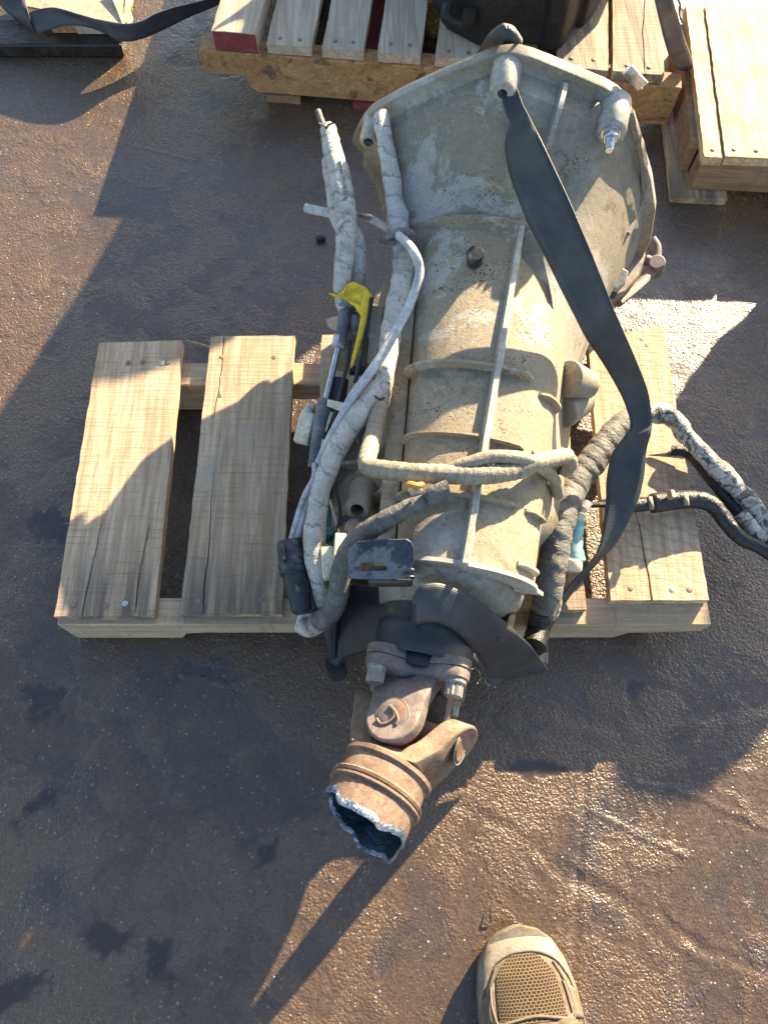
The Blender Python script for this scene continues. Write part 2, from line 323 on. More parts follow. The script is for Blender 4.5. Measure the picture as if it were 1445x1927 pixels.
# ---------------------------------------------------------------- ground
def ground_mat():
    g = NG('wet_gritty_ground'); v = g.coord('Object', rand=False)
    big = g.noise(v, 3.2, 6, .62, .4); mid = g.noise(v, 13, 6, .65, .6); fine = g.noise(v, 150, 4, .7); grit = g.noise(v, 330, 3, .65)
    mud = g.ramp(g.math('ADD', g.math('MULTIPLY', mid, .45), g.math('MULTIPLY', big, .55)), .44, .58)
    col = g.mix(mud, (.094, .054, .027), (.058, .038, .025))
    col = g.mix(g.ramp(fine, .35, .75, 0, .6), col, (.130, .078, .040))
    col = g.mix(g.ramp(g.noise(v, 5.5, 5, .7, .8), .52, .66, 0, .7), col, (.036, .031, .030))
    col = g.mix(g.ramp(g.noise(v, 520, 2, .5), .56, .70, 0, .55), col, (.20, .135, .08)); col = g.mix(g.ramp(g.noise(v, 380, 2, .5), .30, .42, .6, 0), col, (.030, .024, .020))
    pb = g.n('TexVoronoi'); pb.inputs['Scale'].default_value = 190; g.l(v, pb.inputs['Vector'])
    sep = g.n('SeparateColor'); g.l(pb.outputs['Color'], sep.inputs[0])
    stone = g.math('MULTIPLY', g.ramp(sep.outputs[0], .90, .93), g.ramp(pb.outputs['Distance'], .22, .36, 1, 0))
    scol = g.mix(g.ramp(sep.outputs[1], .3, .9), (.30, .25, .20), (.26, .13, .06))
    col = g.mix(g.math('MULTIPLY', stone, .6), col, scol)
    wa = g.n('Attribute', attribute_name='wet'); wet = wa.outputs['Fac']
    col = g.mix(g.math('MULTIPLY', wet, .62), col, (.016, .016, .018))
    rg = g.ramp(mud, 0, 1, .27, .33)
    rn = g.noise(v, 60, 4, .6); rg2 = g.math('ADD', rg, g.ramp(rn, .3, .7, -.08, .10))
    rg2 = g.math('SUBTRACT', rg2, g.math('MULTIPLY', wet, .16))
    p2 = g.vor(v, 260); amp = g.math('MULTIPLY', g.ramp(mud, 0, 1, 1.0, .34), g.math('SUBTRACT', 1.0, g.math('MULTIPLY', wet, .8)))
    h = g.math('ADD', g.math('MULTIPLY', grit, .55), g.math('MULTIPLY', fine, 1.0))
    h = g.math('ADD', h, g.math('MULTIPLY', g.math('SUBTRACT', .6, p2), .45))
    h = g.math('ADD', h, g.math('MULTIPLY', stone, .5))
    h = g.math('ADD', g.math('MULTIPLY', h, amp), g.math('MULTIPLY', g.noise(v, 42, 4, .6), .3))
    g.bump(h, .0022, .85); return g.set(col, rg2, 0, .75)
M['ground'] = ground_mat()
PUD = [((205, 1768), .020, .016, 1), ((292, 1820), .018, .026, 2), ((62, 1520), .021, .018, 3), ((507, 1605), .015, .014, 4), ((385, 1262), .034, .015, 5),
       ((1195, 1292), .018, .011, 6), ((95, 995), .032, .022, 7), ((30, 1862), .03, .018, 8), ((85, 1318), .03, .02, 9), ((1010, 1445), .035, .012, 11), ((452, 140), .03, .012, 12)]
GROOVE = [  # polylines in the photograph, half width, depth (negative = ridge)
    ([(1102, 1440), (1096, 1560), (1086, 1640), (1082, 1760), (1070, 1900)], .007, .004),
    ([(1112, 1525), (1180, 1560), (1285, 1608)], .0045, -.004), ([(1190, 1455), (1230, 1530), (1262, 1590)], .004, -.003),
    ([(860, 1515), (960, 1560), (1060, 1640), (1180, 1700)], .012, .003), ([(1090, 1660), (1200, 1720)], .012, .0025),
    ([(1180, 1470), (1290, 1490), (1400, 1540), (1445, 1560)], .006, -.003), ([(235, 270), (330, 295), (370, 305)], .005, -.004),
    ([(380, 615), (420, 580), (470, 535), (520, 490), (580, 450)], .012, .003), ([(1240, 1720), (1330, 1790), (1445, 1830)], .008, .003),
    ([(540, 1250), (430, 1290), (330, 1265)], .006, -.003), ([(1000, 1350), (1150, 1390), (1445, 1350)], .012, -.003), ([(1260, 1770), (1330, 1810)], .007, -.002)]
def smooth_pulse(d, w): return np.exp(-(d / w) ** 2)
def ground_h(X, Y):
    h = (vnoise(X * 6, Y * 6, 1) - .5) * .003 + (vnoise(X * 17, Y * 17, 2) - .5) * .0014 + (vnoise(X * 37 + Y * 21, Y * 37 - X * 21, 3) - .5) * .0006
    for px, w, dep in GROOVE:
        p = [at(x, y) for x, y in px]; dm = np.full(X.shape, 9.0)
        for a, b in zip(p[:-1], p[1:]):
            ux, uy = b.x - a.x, b.y - a.y; L2 = ux * ux + uy * uy
            t = np.clip(((X - a.x) * ux + (Y - a.y) * uy) / L2, 0, 1); dm = np.minimum(dm, np.hypot(X - a.x - t * ux, Y - a.y - t * uy))
        dm = dm + (vnoise(X * 70, Y * 70, 9) - .5) * w * .9
        dep *= .35 if dep < 0 else .3; w = w * .7; h = h - dep * smooth_pulse(dm, w) + dep * .35 * smooth_pulse(dm - w * 1.9, w * .7)
    return h
def wetness(X, Y):
    w = np.zeros(X.shape)
    for (c, rx, ry, sd) in PUD:
        q = at(*c); wob = 1 + (vnoise(X * 55 + sd, Y * 55, 20 + sd) - .5) * 1.6 + (vnoise(X * 150 + sd, Y * 150, 40 + sd) - .5) * .9
        d = np.sqrt(((X - q.x) / rx) ** 2 + ((Y - q.y) / ry) ** 2) * np.clip(wob, .5, 2); w = np.maximum(w, np.clip((1.15 - d) / .55, 0, 1))
    big = vnoise(X * 4.2, Y * 4.2, 61) * .6 + vnoise(X * 11, Y * 11, 62) * .4
    return w, big
nx, ny = 500, 640
gx = np.linspace(-1.05, 1.05, nx); gy = np.linspace(-.55, 2.15, ny)
GX, GY = np.meshgrid(gx, gy); GH = ground_h(GX, GY)
WET, BIGN = wetness(GX, GY)
edge = np.minimum(np.minimum(GX + 1.05, 1.05 - GX), np.minimum(GY + .55, 2.15 - GY)); GH *= np.clip(edge / .08, 0, 1)
me = bpy.data.meshes.new('ground'); far = 260.0
co = np.stack([GX, GY, GH], -1).reshape(-1, 3)
ring = np.array([(-1.05, -.55, 0), (1.05, -.55, 0), (1.05, 2.15, 0), (-1.05, 2.15, 0), (-far, -far, 0), (far, -far, 0), (far, far, 0), (-far, far, 0)])
base = len(co); allco = np.concatenate([co, ring])
idx = np.arange(nx * ny).reshape(ny, nx)
quads = np.stack([idx[:-1, :-1], idx[:-1, 1:], idx[1:, 1:], idx[1:, :-1]], -1).reshape(-1, 4)
rq = np.array([[base + i, base + 4 + i, base + 4 + (i + 1) % 4, base + (i + 1) % 4] for i in range(4)])
quads = np.concatenate([quads, rq])
me.vertices.add(len(allco)); me.vertices.foreach_set('co', allco.astype(np.float32).ravel())
me.loops.add(quads.size); me.loops.foreach_set('vertex_index', quads.astype(np.int32).ravel())
me.polygons.add(len(quads)); me.polygons.foreach_set('loop_start', (np.arange(len(quads)) * 4).astype(np.int32)); me.polygons.foreach_set('loop_total', np.full(len(quads), 4, np.int32))
me.update(calc_edges=True)
for nm, arr in (('wet', WET),):
    at_ = me.attributes.new(nm, 'FLOAT', 'POINT'); at_.data.foreach_set('value', np.concatenate([arr.ravel(), np.zeros(8)]).astype(np.float32))
me.shade_smooth(); me.materials.append(M['ground'])
go = bpy.data.objects.new('ground', me); SC.collection.objects.link(go); tag(go, 'wet brown gritty yard ground with scraped mud', kind='structure')
# loose grit
mb = MB()
for k in range(1500):
    x, y = rng.uniform(-.9, .9), rng.uniform(-.42, 1.9)
    if k < 900: p = at(rng.uniform(0, 1445), rng.uniform(0, 1927)); x, y = p.x, p.y
    r = .0005 + .0014 * rng.random() ** 4
    z = float(ground_h(np.array([x]), np.array([y]))[0]) if k < 0 else 0
    mb.v += [Vector((x + r * a * rng.uniform(.7, 1.3), y + r * b * rng.uniform(.7, 1.3), z + r * c * rng.uniform(.6, 1.1) + .0002)) for a, b, c in ((1, 0, 0), (-1, 0, 0), (0, 1, 0), (0, -1, 0), (0, 0, 1), (0, 0, -1))]
    o = len(mb.v) - 6; mb.f += [tuple(o + i for i in f) for f in ((0, 2, 4), (2, 1, 4), (1, 3, 4), (3, 0, 4), (2, 0, 5), (1, 2, 5), (3, 1, 5), (0, 3, 5))]
gz = ground_h(np.array([v.x for v in mb.v]), np.array([v.y for v in mb.v]))
mb.v = [Vector((v.x, v.y, v.z + float(z))) for v, z in zip(mb.v, gz)]
M['grit'] = grime('grit_stone', (.16, .115, .075), (.30, .22, .15), 3, rough=(.3, .5), bumps=(), spec=.5)
tag(mb.build('gravel', M['grit'], smooth=0), 'loose grit scattered over the yard', kind='stuff')

# ---------------------------------------------------------------- pallets
def plank(name, corners, zt, th, mat, parent, cracks=(), label=None, seed=0, rough=.0012, nv=36, origin=None):
    """corners: near left, near right, far right, far left (world xy). cracks: list of [(u, v), ...]"""
    A, B, C_, D = [Vector((c[0], c[1])) for c in corners]; mb = MB(); base = list(np.linspace(0, 1, 9)); rows = []
    W_ = (B - A).length
    for j in range(nv + 1):
        v = j / nv; cols = [(u, 0.0) for u in base]
        for ci, cr in enumerate(cracks):
            us = [c[0] for c in cr]; vs = [c[1] for c in cr]
            uu = float(np.interp(v, vs, us)) + (n1(v * 23, seed + ci) - .5) * .02
            on = vs[0] <= v <= vs[-1]; wd = .0011 * (1.0 if on else .01) * (1.5 - 1.2 * abs(v - vs[0]) / max(vs[-1] - vs[0], .01) if vs[0] < .01 else 1) / W_
            near = min(range(1, len(cols) - 1), key=lambda i: abs(cols[i][0] - uu))
            cols = [c for i, c in enumerate(cols) if abs(c[0] - uu) > .03 or i in (0, len(cols) - 1)]
            cols += [(uu - max(wd, .001), 0), (uu, -.006 if on else 0), (uu + max(wd, .001), 0)]
        rows.append((v, sorted(cols)))
    # keep a constant column count by resampling: the crack columns stay exact
    ncol = min(len(r[1]) for r in rows); fixed = []
    for v, cols in rows:
        while len(cols) > ncol:
            gaps = [(cols[i + 1][0] - cols[i - 1][0], i) for i in range(1, len(cols) - 1) if cols[i][1] == 0 and cols[i - 1][1] == 0 and cols[i + 1][1] == 0]
            cols.pop(min(gaps)[1])
        fixed.append((v, cols))
    top = []
    for v, cols in fixed:
        r = []
        jl = (n1(v * 40, seed + 11) - .5) * rough * 2; jr = (n1(v * 40, seed + 12) - .5) * rough * 2
        for u, dz in cols:
            e = jl * (1 - u) + jr * u
            ve = v + ((n1(u * 30, seed + 13) - .5) * rough * 1.6 / (D - A).length if v in (0, 1) else 0)
            p = A.lerp(B, u).lerp(D.lerp(C_, u), ve)
            p = p + (B - A).normalized() * e
            r.append(Vector((p.x, p.y, zt + dz + (n1(u * 3 + v * 2, seed + 5) - .5) * .001)))
        top.append(r)
    mb.grid(top)
    n = len(top[0]); m = len(top)
    per = [top[0][i] for i in range(n)] + [top[j][-1] for j in range(1, m)] + [top[-1][i] for i in range(n - 2, -1, -1)] + [top[j][0] for j in range(m - 2, 0, -1)]
    bot = [Vector((p.x, p.y, zt - th)) for p in per]
    o = len(mb.v); mb.v += per + bot; k = len(per)
    mb.f += [(o + i, o + k + i, o + k + (i + 1) % k, o + (i + 1) % k) for i in range(k)]; mb.f.append(tuple(o + k + i for i in range(k)))
    ob = mb.build(name, mat, parent, smooth=30, origin=origin)
    if label: ob['label'] = label
    return ob
NAIL = {}
def nail(p, parent, kind='nail', r=.0042):
    if kind not in NAIL:
        mb = MB(); mb.lathe([(r, -.001), (r, .0002), (r * .8, .0005), (.0005, .0006)], (0, 0, 0), (0, 0, 1), 12)
        o = mb.build('nail', M[kind], parent, origin=Vector((0, 0, 0))); put(o, p, parent); NAIL[kind] = o; return o
    return inst('nail', NAIL[kind], p, parent, (0, 0, random.random() * 6))
def stringer(name, prof, y0, th, mat, parent, e1=Vector((1, 0, 0)), e2=Vector((0, 1, 0)), org=Vector((0, 0, 0)), label=None):
    mb = MB(); pts = []
    for (x, z) in prof: pts.append(org + e1 * x + e2 * y0 + Vector((0, 0, z)))
    mb.prism(pts, e2 * th); o = mb.build(name, mat, parent, smooth=0, bevel=.0018, seg=1)
    if label: o['label'] = label
    return o

DZ = .100
P1 = empty('wooden_pallet', (0, .5, 0), 'light wooden pallet under the gearbox, five boards on notched runners', 'pallet', 'wooden pallets in the yard')
XY = lambda *pp: [(at(x, y, DZ).x, at(x, y, DZ).y) for x, y in pp]
pa = plank('plank', XY((103, 1160), (291, 1158), (343, 640), (187, 645)), DZ, .018, M['plank'], P1, [[(.27, 0), (.30, .12), (.34, .27), (.36, .33)], [(.80, .02), (.82, .2), (.86, .3)]], 'leftmost board, grey and split at its near end', 1)
pb = plank('plank', XY((340, 1155), (531, 1155), (554, 632), (398, 634)), DZ + .001, .018, M['plank'], P1, [[(.215, 0), (.22, .2), (.20, .45)], [(.13, .68), (.16, .82), (.15, 1)]], 'board left of the gearbox with a long split at its near end', 2)
pc = plank('plank', [(-.098, .275), (.040, .275), (.041, .742), (-.101, .738)], DZ, .018, M['plank'], P1, seed=3)
pd = plank('plank', [(.140, .280), (.283, .28), (.286, .744), (.145, .745)], DZ, .018, M['plank'], P1, seed=4)
pe = plank('plank', XY((1148, 1130), (1333, 1130), (1246, 614), (1105, 640)), DZ + .001, .019, M['plank_diag'], P1, [[(.43, 0), (.36, .3), (.33, .42)]], 'rightmost board with slanting grain and a split near end', 5)
for pl_, pts in ((pa, [(139, 1138), (200, 1139), (236, 1136, 1), (242, 682), (269, 680), (305, 683, 1), (316, 681)]), (pb, [(372, 1132), (421, 1133), (493, 1128), (417, 672), (516, 672)]),
                 (pe, [(1186, 1107), (1264, 1109, 1), (1297, 1109), (1207, 638), (1217, 650)])):
    for q in pts: nail(at(q[0], q[1], DZ + .0012), pl_, 'nail_bright' if len(q) > 2 else 'nail')
st1 = [(-.462, .002), (-.462, .0815), (.462, .0815), (.462, .046), (.43, .040), (.36, .034), (.345, .004), (.05, .002), (-.03, .004), (-.045, .03), (-.07, .036), (-.26, .036), (-.29, .030), (-.302, .002)]
stringer('stringer', st1, .262, .040, M['stringer'], P1, label='front runner notched along its lower edge')
stringer('stringer', st1, .655, .042, M['stringer'], P1)

# far pallet
O2 = at(370, 78, .12); O2.z = 0; a2 = R(-6.4); E1 = Vector((math.cos(a2), math.sin(a2), 0)); E2 = Vector((-math.sin(a2), math.cos(a2), 0))
P2 = empty('wooden_pallet', O2 + E1 * .45 + E2 * .4, 'weathered wooden pallet with a mouldy orange front runner, behind the gearbox', 'pallet', 'wooden pallets in the yard')
def q2(u, v, z=0): return O2 + E1 * u + E2 * v + Vector((0, 0, z))
D2 = .122
for i, (u0, u1, zz, m_, lb) in enumerate([(.135, .222, 0, 'plank_grey', None), (.243, .322, 0, 'plank_grey', None), (.349, .432, 0, 'plank_grey', None), (.460, .545, 0, 'plank_grey', None),
                                 (.567, .652, 0, 'plank', None), (.690, .786, 0, 'plank', None), (.795, .890, 0, 'plank', 'rightmost board with a long crack and a broken near corner')]):
    c = [q2(u0, .006), q2(u1, .006), q2(u1, .80), q2(u0, .80)]
    o = plank('plank', [(k.x, k.y) for k in c], D2 + zz, .019, M[m_], P2, [[(.62, 0.02), (.60, .15), (.7, .3), (.75, .6)]] if i == 6 else [], lb, 20 + i)
    for uu in (.28, .72): nail(q2(u0 + (u1 - u0) * uu, .024 + .004 * i % .012, D2 + .001), o)
o = plank('plank', [(k.x, k.y) for k in (q2(.034, .004), q2(.118, .004), q2(.118, .8), q2(.034, .8))], .142, .038, M['plank_grey'], P2, [], 'thick end board with a red painted end', 31)
mb = MB(); w = [q2(.0345, .0035, .1045), q2(.1175, .0035, .1045), q2(.1175, .0035, .1405), q2(.0345, .0035, .1405)]; mb.prism(w, E2 * -.0016); e_ = mb.build('red_end', M['red_paint'], o, smooth=0)
so = stringer('stringer', [(0, .058), (.0, .1025), (.93, .1025), (.93, .018), (.105, .018), (.088, .03), (.082, .052)], 0, .042, M['stringer_orange'], P2, E1, E2, O2, 'mouldy orange front runner with a notched end')
stringer('stringer', [(0, .018), (.0, .1025), (.93, .1025), (.93, .018)], .36, .042, M['stringer_orange'], P2, E1, E2, O2)
stringer('stringer', [(0, .018), (.0, .1025), (.93, .1025), (.93, .018)], .72, .042, M['stringer_orange'], P2, E1, E2, O2)
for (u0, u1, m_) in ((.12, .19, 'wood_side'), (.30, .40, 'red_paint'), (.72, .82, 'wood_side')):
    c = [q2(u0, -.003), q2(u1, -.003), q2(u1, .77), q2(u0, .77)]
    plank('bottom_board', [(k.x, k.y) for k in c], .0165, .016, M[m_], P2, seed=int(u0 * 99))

# right pallet
P3 = empty('wooden_pallet', (.8, 1.3, 0), 'sunlit pine pallet with closed sides at the right edge of the yard', 'pallet', 'wooden pallets in the yard')
XZ = .104
c0 = at(1326, 292, XZ); c1 = at(1354, 14, XZ)
a3 = math.atan2(-.065, 1); F1 = Vector((math.cos(a3), math.sin(a3), 0)); F2 = Vector((-math.sin(a3) , math.cos(a3), 0)); O3 = Vector((c0.x, c0.y, 0))
dl = (c1 - c0).length
def q3(u, v, z=0): return O3 + F1 * u + F2 * v + Vector((0, 0, z))
for i, (u0, u1, dz, lb) in enumerate([(0, .034, -.003, 'narrow rough edge board'), (.037, .180, 0, 'wide pine board with swirling grain'), (.19, .33, 0, None), (.345, .48, 0, None), (.49, .63, 0, None)]):
    o = plank('plank', [(k.x, k.y) for k in (q3(u0, 0), q3(u1, 0), q3(u1, dl), q3(u0, dl))], XZ + dz, .019, M['plank_pine'], P3, seed=40 + i, label=lb)
    if i < 4:
        for uu in ((.5,) if i == 0 else (.12, .4, .72)): nail(q3(u0 + (u1 - u0) * uu, .018, XZ + dz + .001), o)
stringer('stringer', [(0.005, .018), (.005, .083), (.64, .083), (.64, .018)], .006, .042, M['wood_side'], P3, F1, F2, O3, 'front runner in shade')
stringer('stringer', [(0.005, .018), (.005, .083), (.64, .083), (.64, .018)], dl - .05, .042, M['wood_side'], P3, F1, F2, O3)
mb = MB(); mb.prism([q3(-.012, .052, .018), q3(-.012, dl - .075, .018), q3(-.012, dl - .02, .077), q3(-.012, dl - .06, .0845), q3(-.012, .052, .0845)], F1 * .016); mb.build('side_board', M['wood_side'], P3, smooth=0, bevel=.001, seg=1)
for u0, u1 in ((-.03, .075), (.28, .38), (.53, .64)):
    plank('bottom_board', [(k.x, k.y) for k in (q3(u0, -.012), q3(u1, -.012), q3(u1, dl), q3(u0, dl))], .0165, .016, M['plank'], P3, seed=int(90 + u0 * 50))
# ---------------------------------------------------------------- gearbox
GB = empty('gearbox', T(.35, .02, 0), 'dusty cast aluminium gearbox lying on the near wooden pallet', 'gearbox')
NS = 72
def resample(poly, c, n=NS):
    """closed (l, z) polygon -> n points at even angles about c"""
    pts = []
    for i in range(len(poly)):
        a = Vector(poly[i]); b = Vector(poly[(i + 1) % len(poly)])
        for k in range(30): pts.append(a.lerp(b, k / 30))
    ang = np.array([math.atan2(p.y - c[1], p.x - c[0]) for p in pts]); rad = np.array([math.hypot(p.x - c[0], p.y - c[1]) for p in pts])
    o = np.argsort(ang); ang = ang[o]; rad = rad[o]
    th = np.linspace(-math.pi, math.pi, n, endpoint=False); r = np.interp(th, ang, rad, period=2 * math.pi)
    return [Vector((c[0] + r[i] * math.cos(th[i]), c[1] + r[i] * math.sin(th[i]))) for i in range(n)]
BC = (.012, .235)
FL = [(-.229, .284), (-.221, .312), (-.203, .350), (-.15, .392), (-.09, .432), (-.035, .466), (-.012, .473), (.012, .470), (.06, .457), (.118, .440), (.140, .428), (.162, .395), (.180, .365),
      (.212, .31), (.236, .256), (.249, .192), (.248, .14), (.225, .085), (.15, .045), (0, .03), (-.08, .05), (-.095, .12), (-.105, .19), (-.135, .225), (-.175, .256), (-.20, .270)]
def body_le(s): return -.052 - .108 * max(s, 0)
ZL, RE = .283, .121
def body_zt(s): return .334 + .012 * s
def arc_pt(s, t, off=0.0):
    """t 0..1 left to right over the top of the case"""
    le = body_le(s) + .022; c = (le + RE) / 2; w = (RE - le) / 2; a = math.pi * (1 - t)
    return Vector((c + (w + off) * math.cos(a), ZL + (body_zt(s) - ZL + off) * abs(math.sin(a)) ** .78))
def fl(s): k = max(0, min(1, (s - .12) / .13)); return k * k * (3 - 2 * k)
def body_prof(s):
    le = body_le(s); p = [Vector((le - .001, ZL + .004)), Vector((le + .006, ZL + .009)), Vector((le + .020, ZL + .010)), Vector((le + .0225, ZL + .003))]
    p += [arc_pt(s, t) for t in np.linspace(.02, .985, 26)]
    p += [Vector((RE + .003, ZL - .008)), Vector((RE - .02 + .036 * fl(s), .235)), Vector((RE - .035 + .062 * fl(s), .20)), Vector((RE - .045 + .086 * fl(s), .176)), Vector((RE - .045 + .088 * fl(s), .160)), Vector((RE - .05 + .07 * fl(s), .155)), Vector((RE - .05 + .062 * fl(s), .112)), Vector((RE - .06 + .055 * fl(s), .102)),
          Vector((-.115, .102)), Vector((-.132, .115)), Vector((-.135, .155)), Vector((-.150, .158)), Vector((-.150, .170)), Vector((-.128, .176)), Vector((min(le - .02, -.098), .20)), Vector((le - .004, .24))]
    return p
rings = []
for s in np.linspace(.105, .60, 26): rings.append([T(s, p.x, p.y) for p in body_prof(s)])
mbody = MB(); mbody.loft(rings); BODY_BVH = mbody.bvh()
body = mbody.build('gearbox_case', M['alu_dust'], GB, smooth=38)
# bell housing
def bell_near(th):
    pr = [(p.x, p.y) for p in body_prof(.585)]
    return pr
near = resample([(-.108, .2), (-.118, .272), (-.112, .298), (-.092, .312), (-.05, .338), (.0, .350), (.05, .349), (.09, .335), (.112, .302), (.123, .262), (.136, .21), (.15, .16), (.14, .10), (0, .09), (-.10, .10), (-.105, .15)], BC)
flo = resample(FL, BC)
flange_in = [Vector(BC) + (p - Vector(BC)) * .93 for p in flo]
def bell_s0(p):
    # the bell reaches further along the case on its flanks
    l, z = p; k = max(0, min(1, max((.34 - z) / .16, (l - .055) / .075))); return (.588 - (.20 if l > 0 else .15) * k)
rings = []
for k in range(11):
    t = k / 10; r = []
    for i in range(NS):
        p = near[i].lerp(flange_in[i], t ** 1.25); s0 = bell_s0(near[i]); r.append(T(s0 + (.733 - s0) * t, p.x, p.y))
    rings.append(r)
mbell = MB()
for k, (s, f) in enumerate([(.7345, .935), (.736, .962), (.7355, .996), (.738, 1.0), (.752, 1.0), (.7525, .93), (.70, .90), (.62, .6), (.60, .3)]):
    rings.append([T(s, *(Vector(BC) + (flo[i] - Vector(BC)) * f)) for i in range(NS)])
mbell.loft(rings); BELL_BVH = mbell.bvh()
bell = mbell.build('bell_housing', M['alu'], GB, smooth=32)
def hit(px, py, bvhs=None):
    best = None
    for b in (bvhs or (BODY_BVH, BELL_BVH)):
        h = b.ray_cast(CP, ray(px, py).normalized())
        if h[0] is not None and (best is None or h[3] < best[3]): best = h
    return best
def on(px, py, off=.0, dz=None):
    """point measured at (px, py), resting on the gearbox surface with a clearance"""
    h = hit(px, py)
    if h is None: return at(px, py, dz if dz is not None else .2)
    return h[0] + (CP - h[0]).normalized() * off
# ribs on the case
def rib_arc(s, t0, t1, hgt, w, mat='alu_dust'):
    mb = MB(); rows = []
    for t in np.linspace(t0, t1, 18):
        e = min(1, min(t - t0, t1 - t) / .06 + .35)
        a = arc_pt(s, t, -.004); b = arc_pt(s, t, hgt * e)
        rows.append([T(s - w, a.x, a.y), T(s - w * .45, b.x, b.y), T(s + w * .45, b.x, b.y), T(s + w, a.x, a.y)])
    mb.loft(rows); return mb.build('rib', M[mat], body, smooth=50)
for s, t0, t1, h, w in ((.358, .01, .70, .011, .004), (.262, .01, .70, .007, .0035), (.186, .01, .70, .007, .0035), (.343, .75, .985, .008, .0035), (.262, .75, .95, .007, .0035), (.186, .75, .95, .007, .0035), (.120, .74, .95, .007, .004),
                        (.583, .02, .70, .011, .006), (.512, .78, .93, .003, .003)):
    rib_arc(s, t0, t1, h, w)
mb = MB(); rows = []   # long spine
for s in np.linspace(.100, .60, 30):
    l0 = .0365 + .006 * s; z = body_zt(s) - .002; h = .013 + .003 * math.sin(s * 9)
    rows.append([T(s, l0 - .0085, z - .004), T(s, l0 - .0042, z + h * .55), T(s, l0 - .0036, z + h), T(s, l0 + .0036, z + h), T(s, l0 + .0042, z + h * .5), T(s, l0 + .0085, z - .006)])
mb.loft(rows); mb.build('spine', M['alu_edge'], body, smooth=30, bevel=.0008, seg=1)
mb = MB()                # rear rim
rows = []
for t in np.linspace(0, 1, 30):
    a = arc_pt(.105, t, -.02); b = arc_pt(.105, t, .006 if t < .97 else .014); rows.append([T(.100, a.x, a.y), T(.1005, b.x, b.y), T(.1055, b.x, b.y - .0005), T(.108, a.x, a.y)])
mb.loft(rows); mb.build('rear_rim', M['alu_edge'], body, smooth=30)
# gussets down the left flank
for s, l1, z1 in ((.335, -.150, .19), (.265, -.150, .19), (.20, -.150, .18)):
    mb = MB(); le = body_le(s); o = []
    for k in range(9):
        t = k / 8; o.append((le + (l1 - le) * t, ZL + .002 - (ZL - z1) * (1 - (1 - t) ** 2.2)))
    pts = [T(s, *q) for q in o] + [T(s, l1, .165), T(s, le + .01, .165)]
    mb.prism(pts, AX * .006); mb.build('gusset', M['alu'], body, smooth=40, bevel=.0012, seg=1)
# tail housing
mt = MB(); rr = []
for s, c, z, wl, wz in ((.108, .028, .225, .092, .100), (.098, .028, .226, .090, .093), (.084, .024, .226, .084, .076), (.068, .018, .228, .070, .058), (.045, .012, .232, .054, .048), (.012, .010, .235, .048, .045), (.004, .008, .235, .044, .042)):
    rr.append([T(s, c + wl * math.cos(a), z + wz * math.sin(a)) for a in np.linspace(0, 2 * math.pi, 40, endpoint=False)])
mt.loft(rr[:4]); mt.build('tail_housing', M['alu'], GB, smooth=40)
mt = MB(); mt.loft([[T(.071, .018, .228) + (p - T(.068, .018, .228)) * .97 for p in rr[3]]] + rr[4:]); mt.build('tail_extension', M['alu_dark'], GB, smooth=40)  # dark colour carries both oil and the shade under the plate
mb = MB(); rr = []
for s, k in ((.112, 1.0), (.095, 1.0), (.070, .98), (.05, .86)):
    rr.append([T(s, .036 + .078 * k * math.cos(a), .222 + .058 * k * math.sin(a)) for a in np.linspace(-.62 * math.pi, .16 * math.pi, 24)])
mb.loft(rr); mb.build('tail_hollow_shade', M['alu_dark'], GB, smooth=45)  # dark shell filling the hollow, shade put into its colour
# output shaft seal
mb = MB(); mb.lathe([(.040, 0), (.044, .006), (.044, .035), (.036, .036), (.034, .055)], T(.03, .006, .236), -AX, 28); mb.build('output_seal', M['black_cast'], GB)
# black mounting arm on the left of the tail
mb = MB()
foot = at(631, 1250, .105)
arm = [at(612, 1105, .20), at(672, 1098, .235), at(735, 1100, .255), at(770, 1150, .265), at(735, 1200, .24), at(690, 1225, .21), at(652, 1240, .15), at(640, 1255, .105), at(618, 1255, .105), at(606, 1190, .15)]
dn = [p - Vector((0, 0, .05)) + AX * .012 for p in arm]
mb.loft([arm, dn]); mb.build('mount_arm', M['black_cast'], GB, smooth=30, bevel=.006, seg=3)
mb = MB(); mb.cyl(foot + Vector((0, 0, .004)), foot - Vector((0, 0, .05)), .0135, .0145, 18); mb.build('mount_foot', M['black_cast'], GB)
mb = MB(); rows = [[at(640, 1105, .215), at(650, 1100, .235), at(660, 1105, .215)], [at(622, 1180, .165), at(632, 1178, .19), at(642, 1180, .165)], [at(622, 1240, .12), at(630, 1238, .135), at(638, 1240, .12)]]
mb.loft(rows); mb.build('arm_rib', M['black_cast'], GB, smooth=40)
# bosses round the flange
def boss(l, z, s0, s1, r0, r1, hole, name='bolt_boss'):
    mb = MB(); n = 24; a = T(s0, l, z); mb.lathe([(hole, .012), (hole, -.0), (r1 - .0025, 0), (r1, .003), (r0, s1 - s0)], a, AX, n, cap=False); 
    o = mb.build(name, M['alu_edge'], bell, smooth=45); m2 = MB(); m2.lathe([(hole, 0), (.0005, .0005)], a + AX * .011, AX, n); m2.build('hole', M['alu_dark'], o); return o  # dark disc at the end of the bore stands in for its shade
boss(-.016, .449, .690, .744, .0205, .0165, .0065)
bB = boss(.130, .414, .690, .744, .022, .0195, .007)
boss(-.192, .335, .700, .744, .016, .0135, .0075)
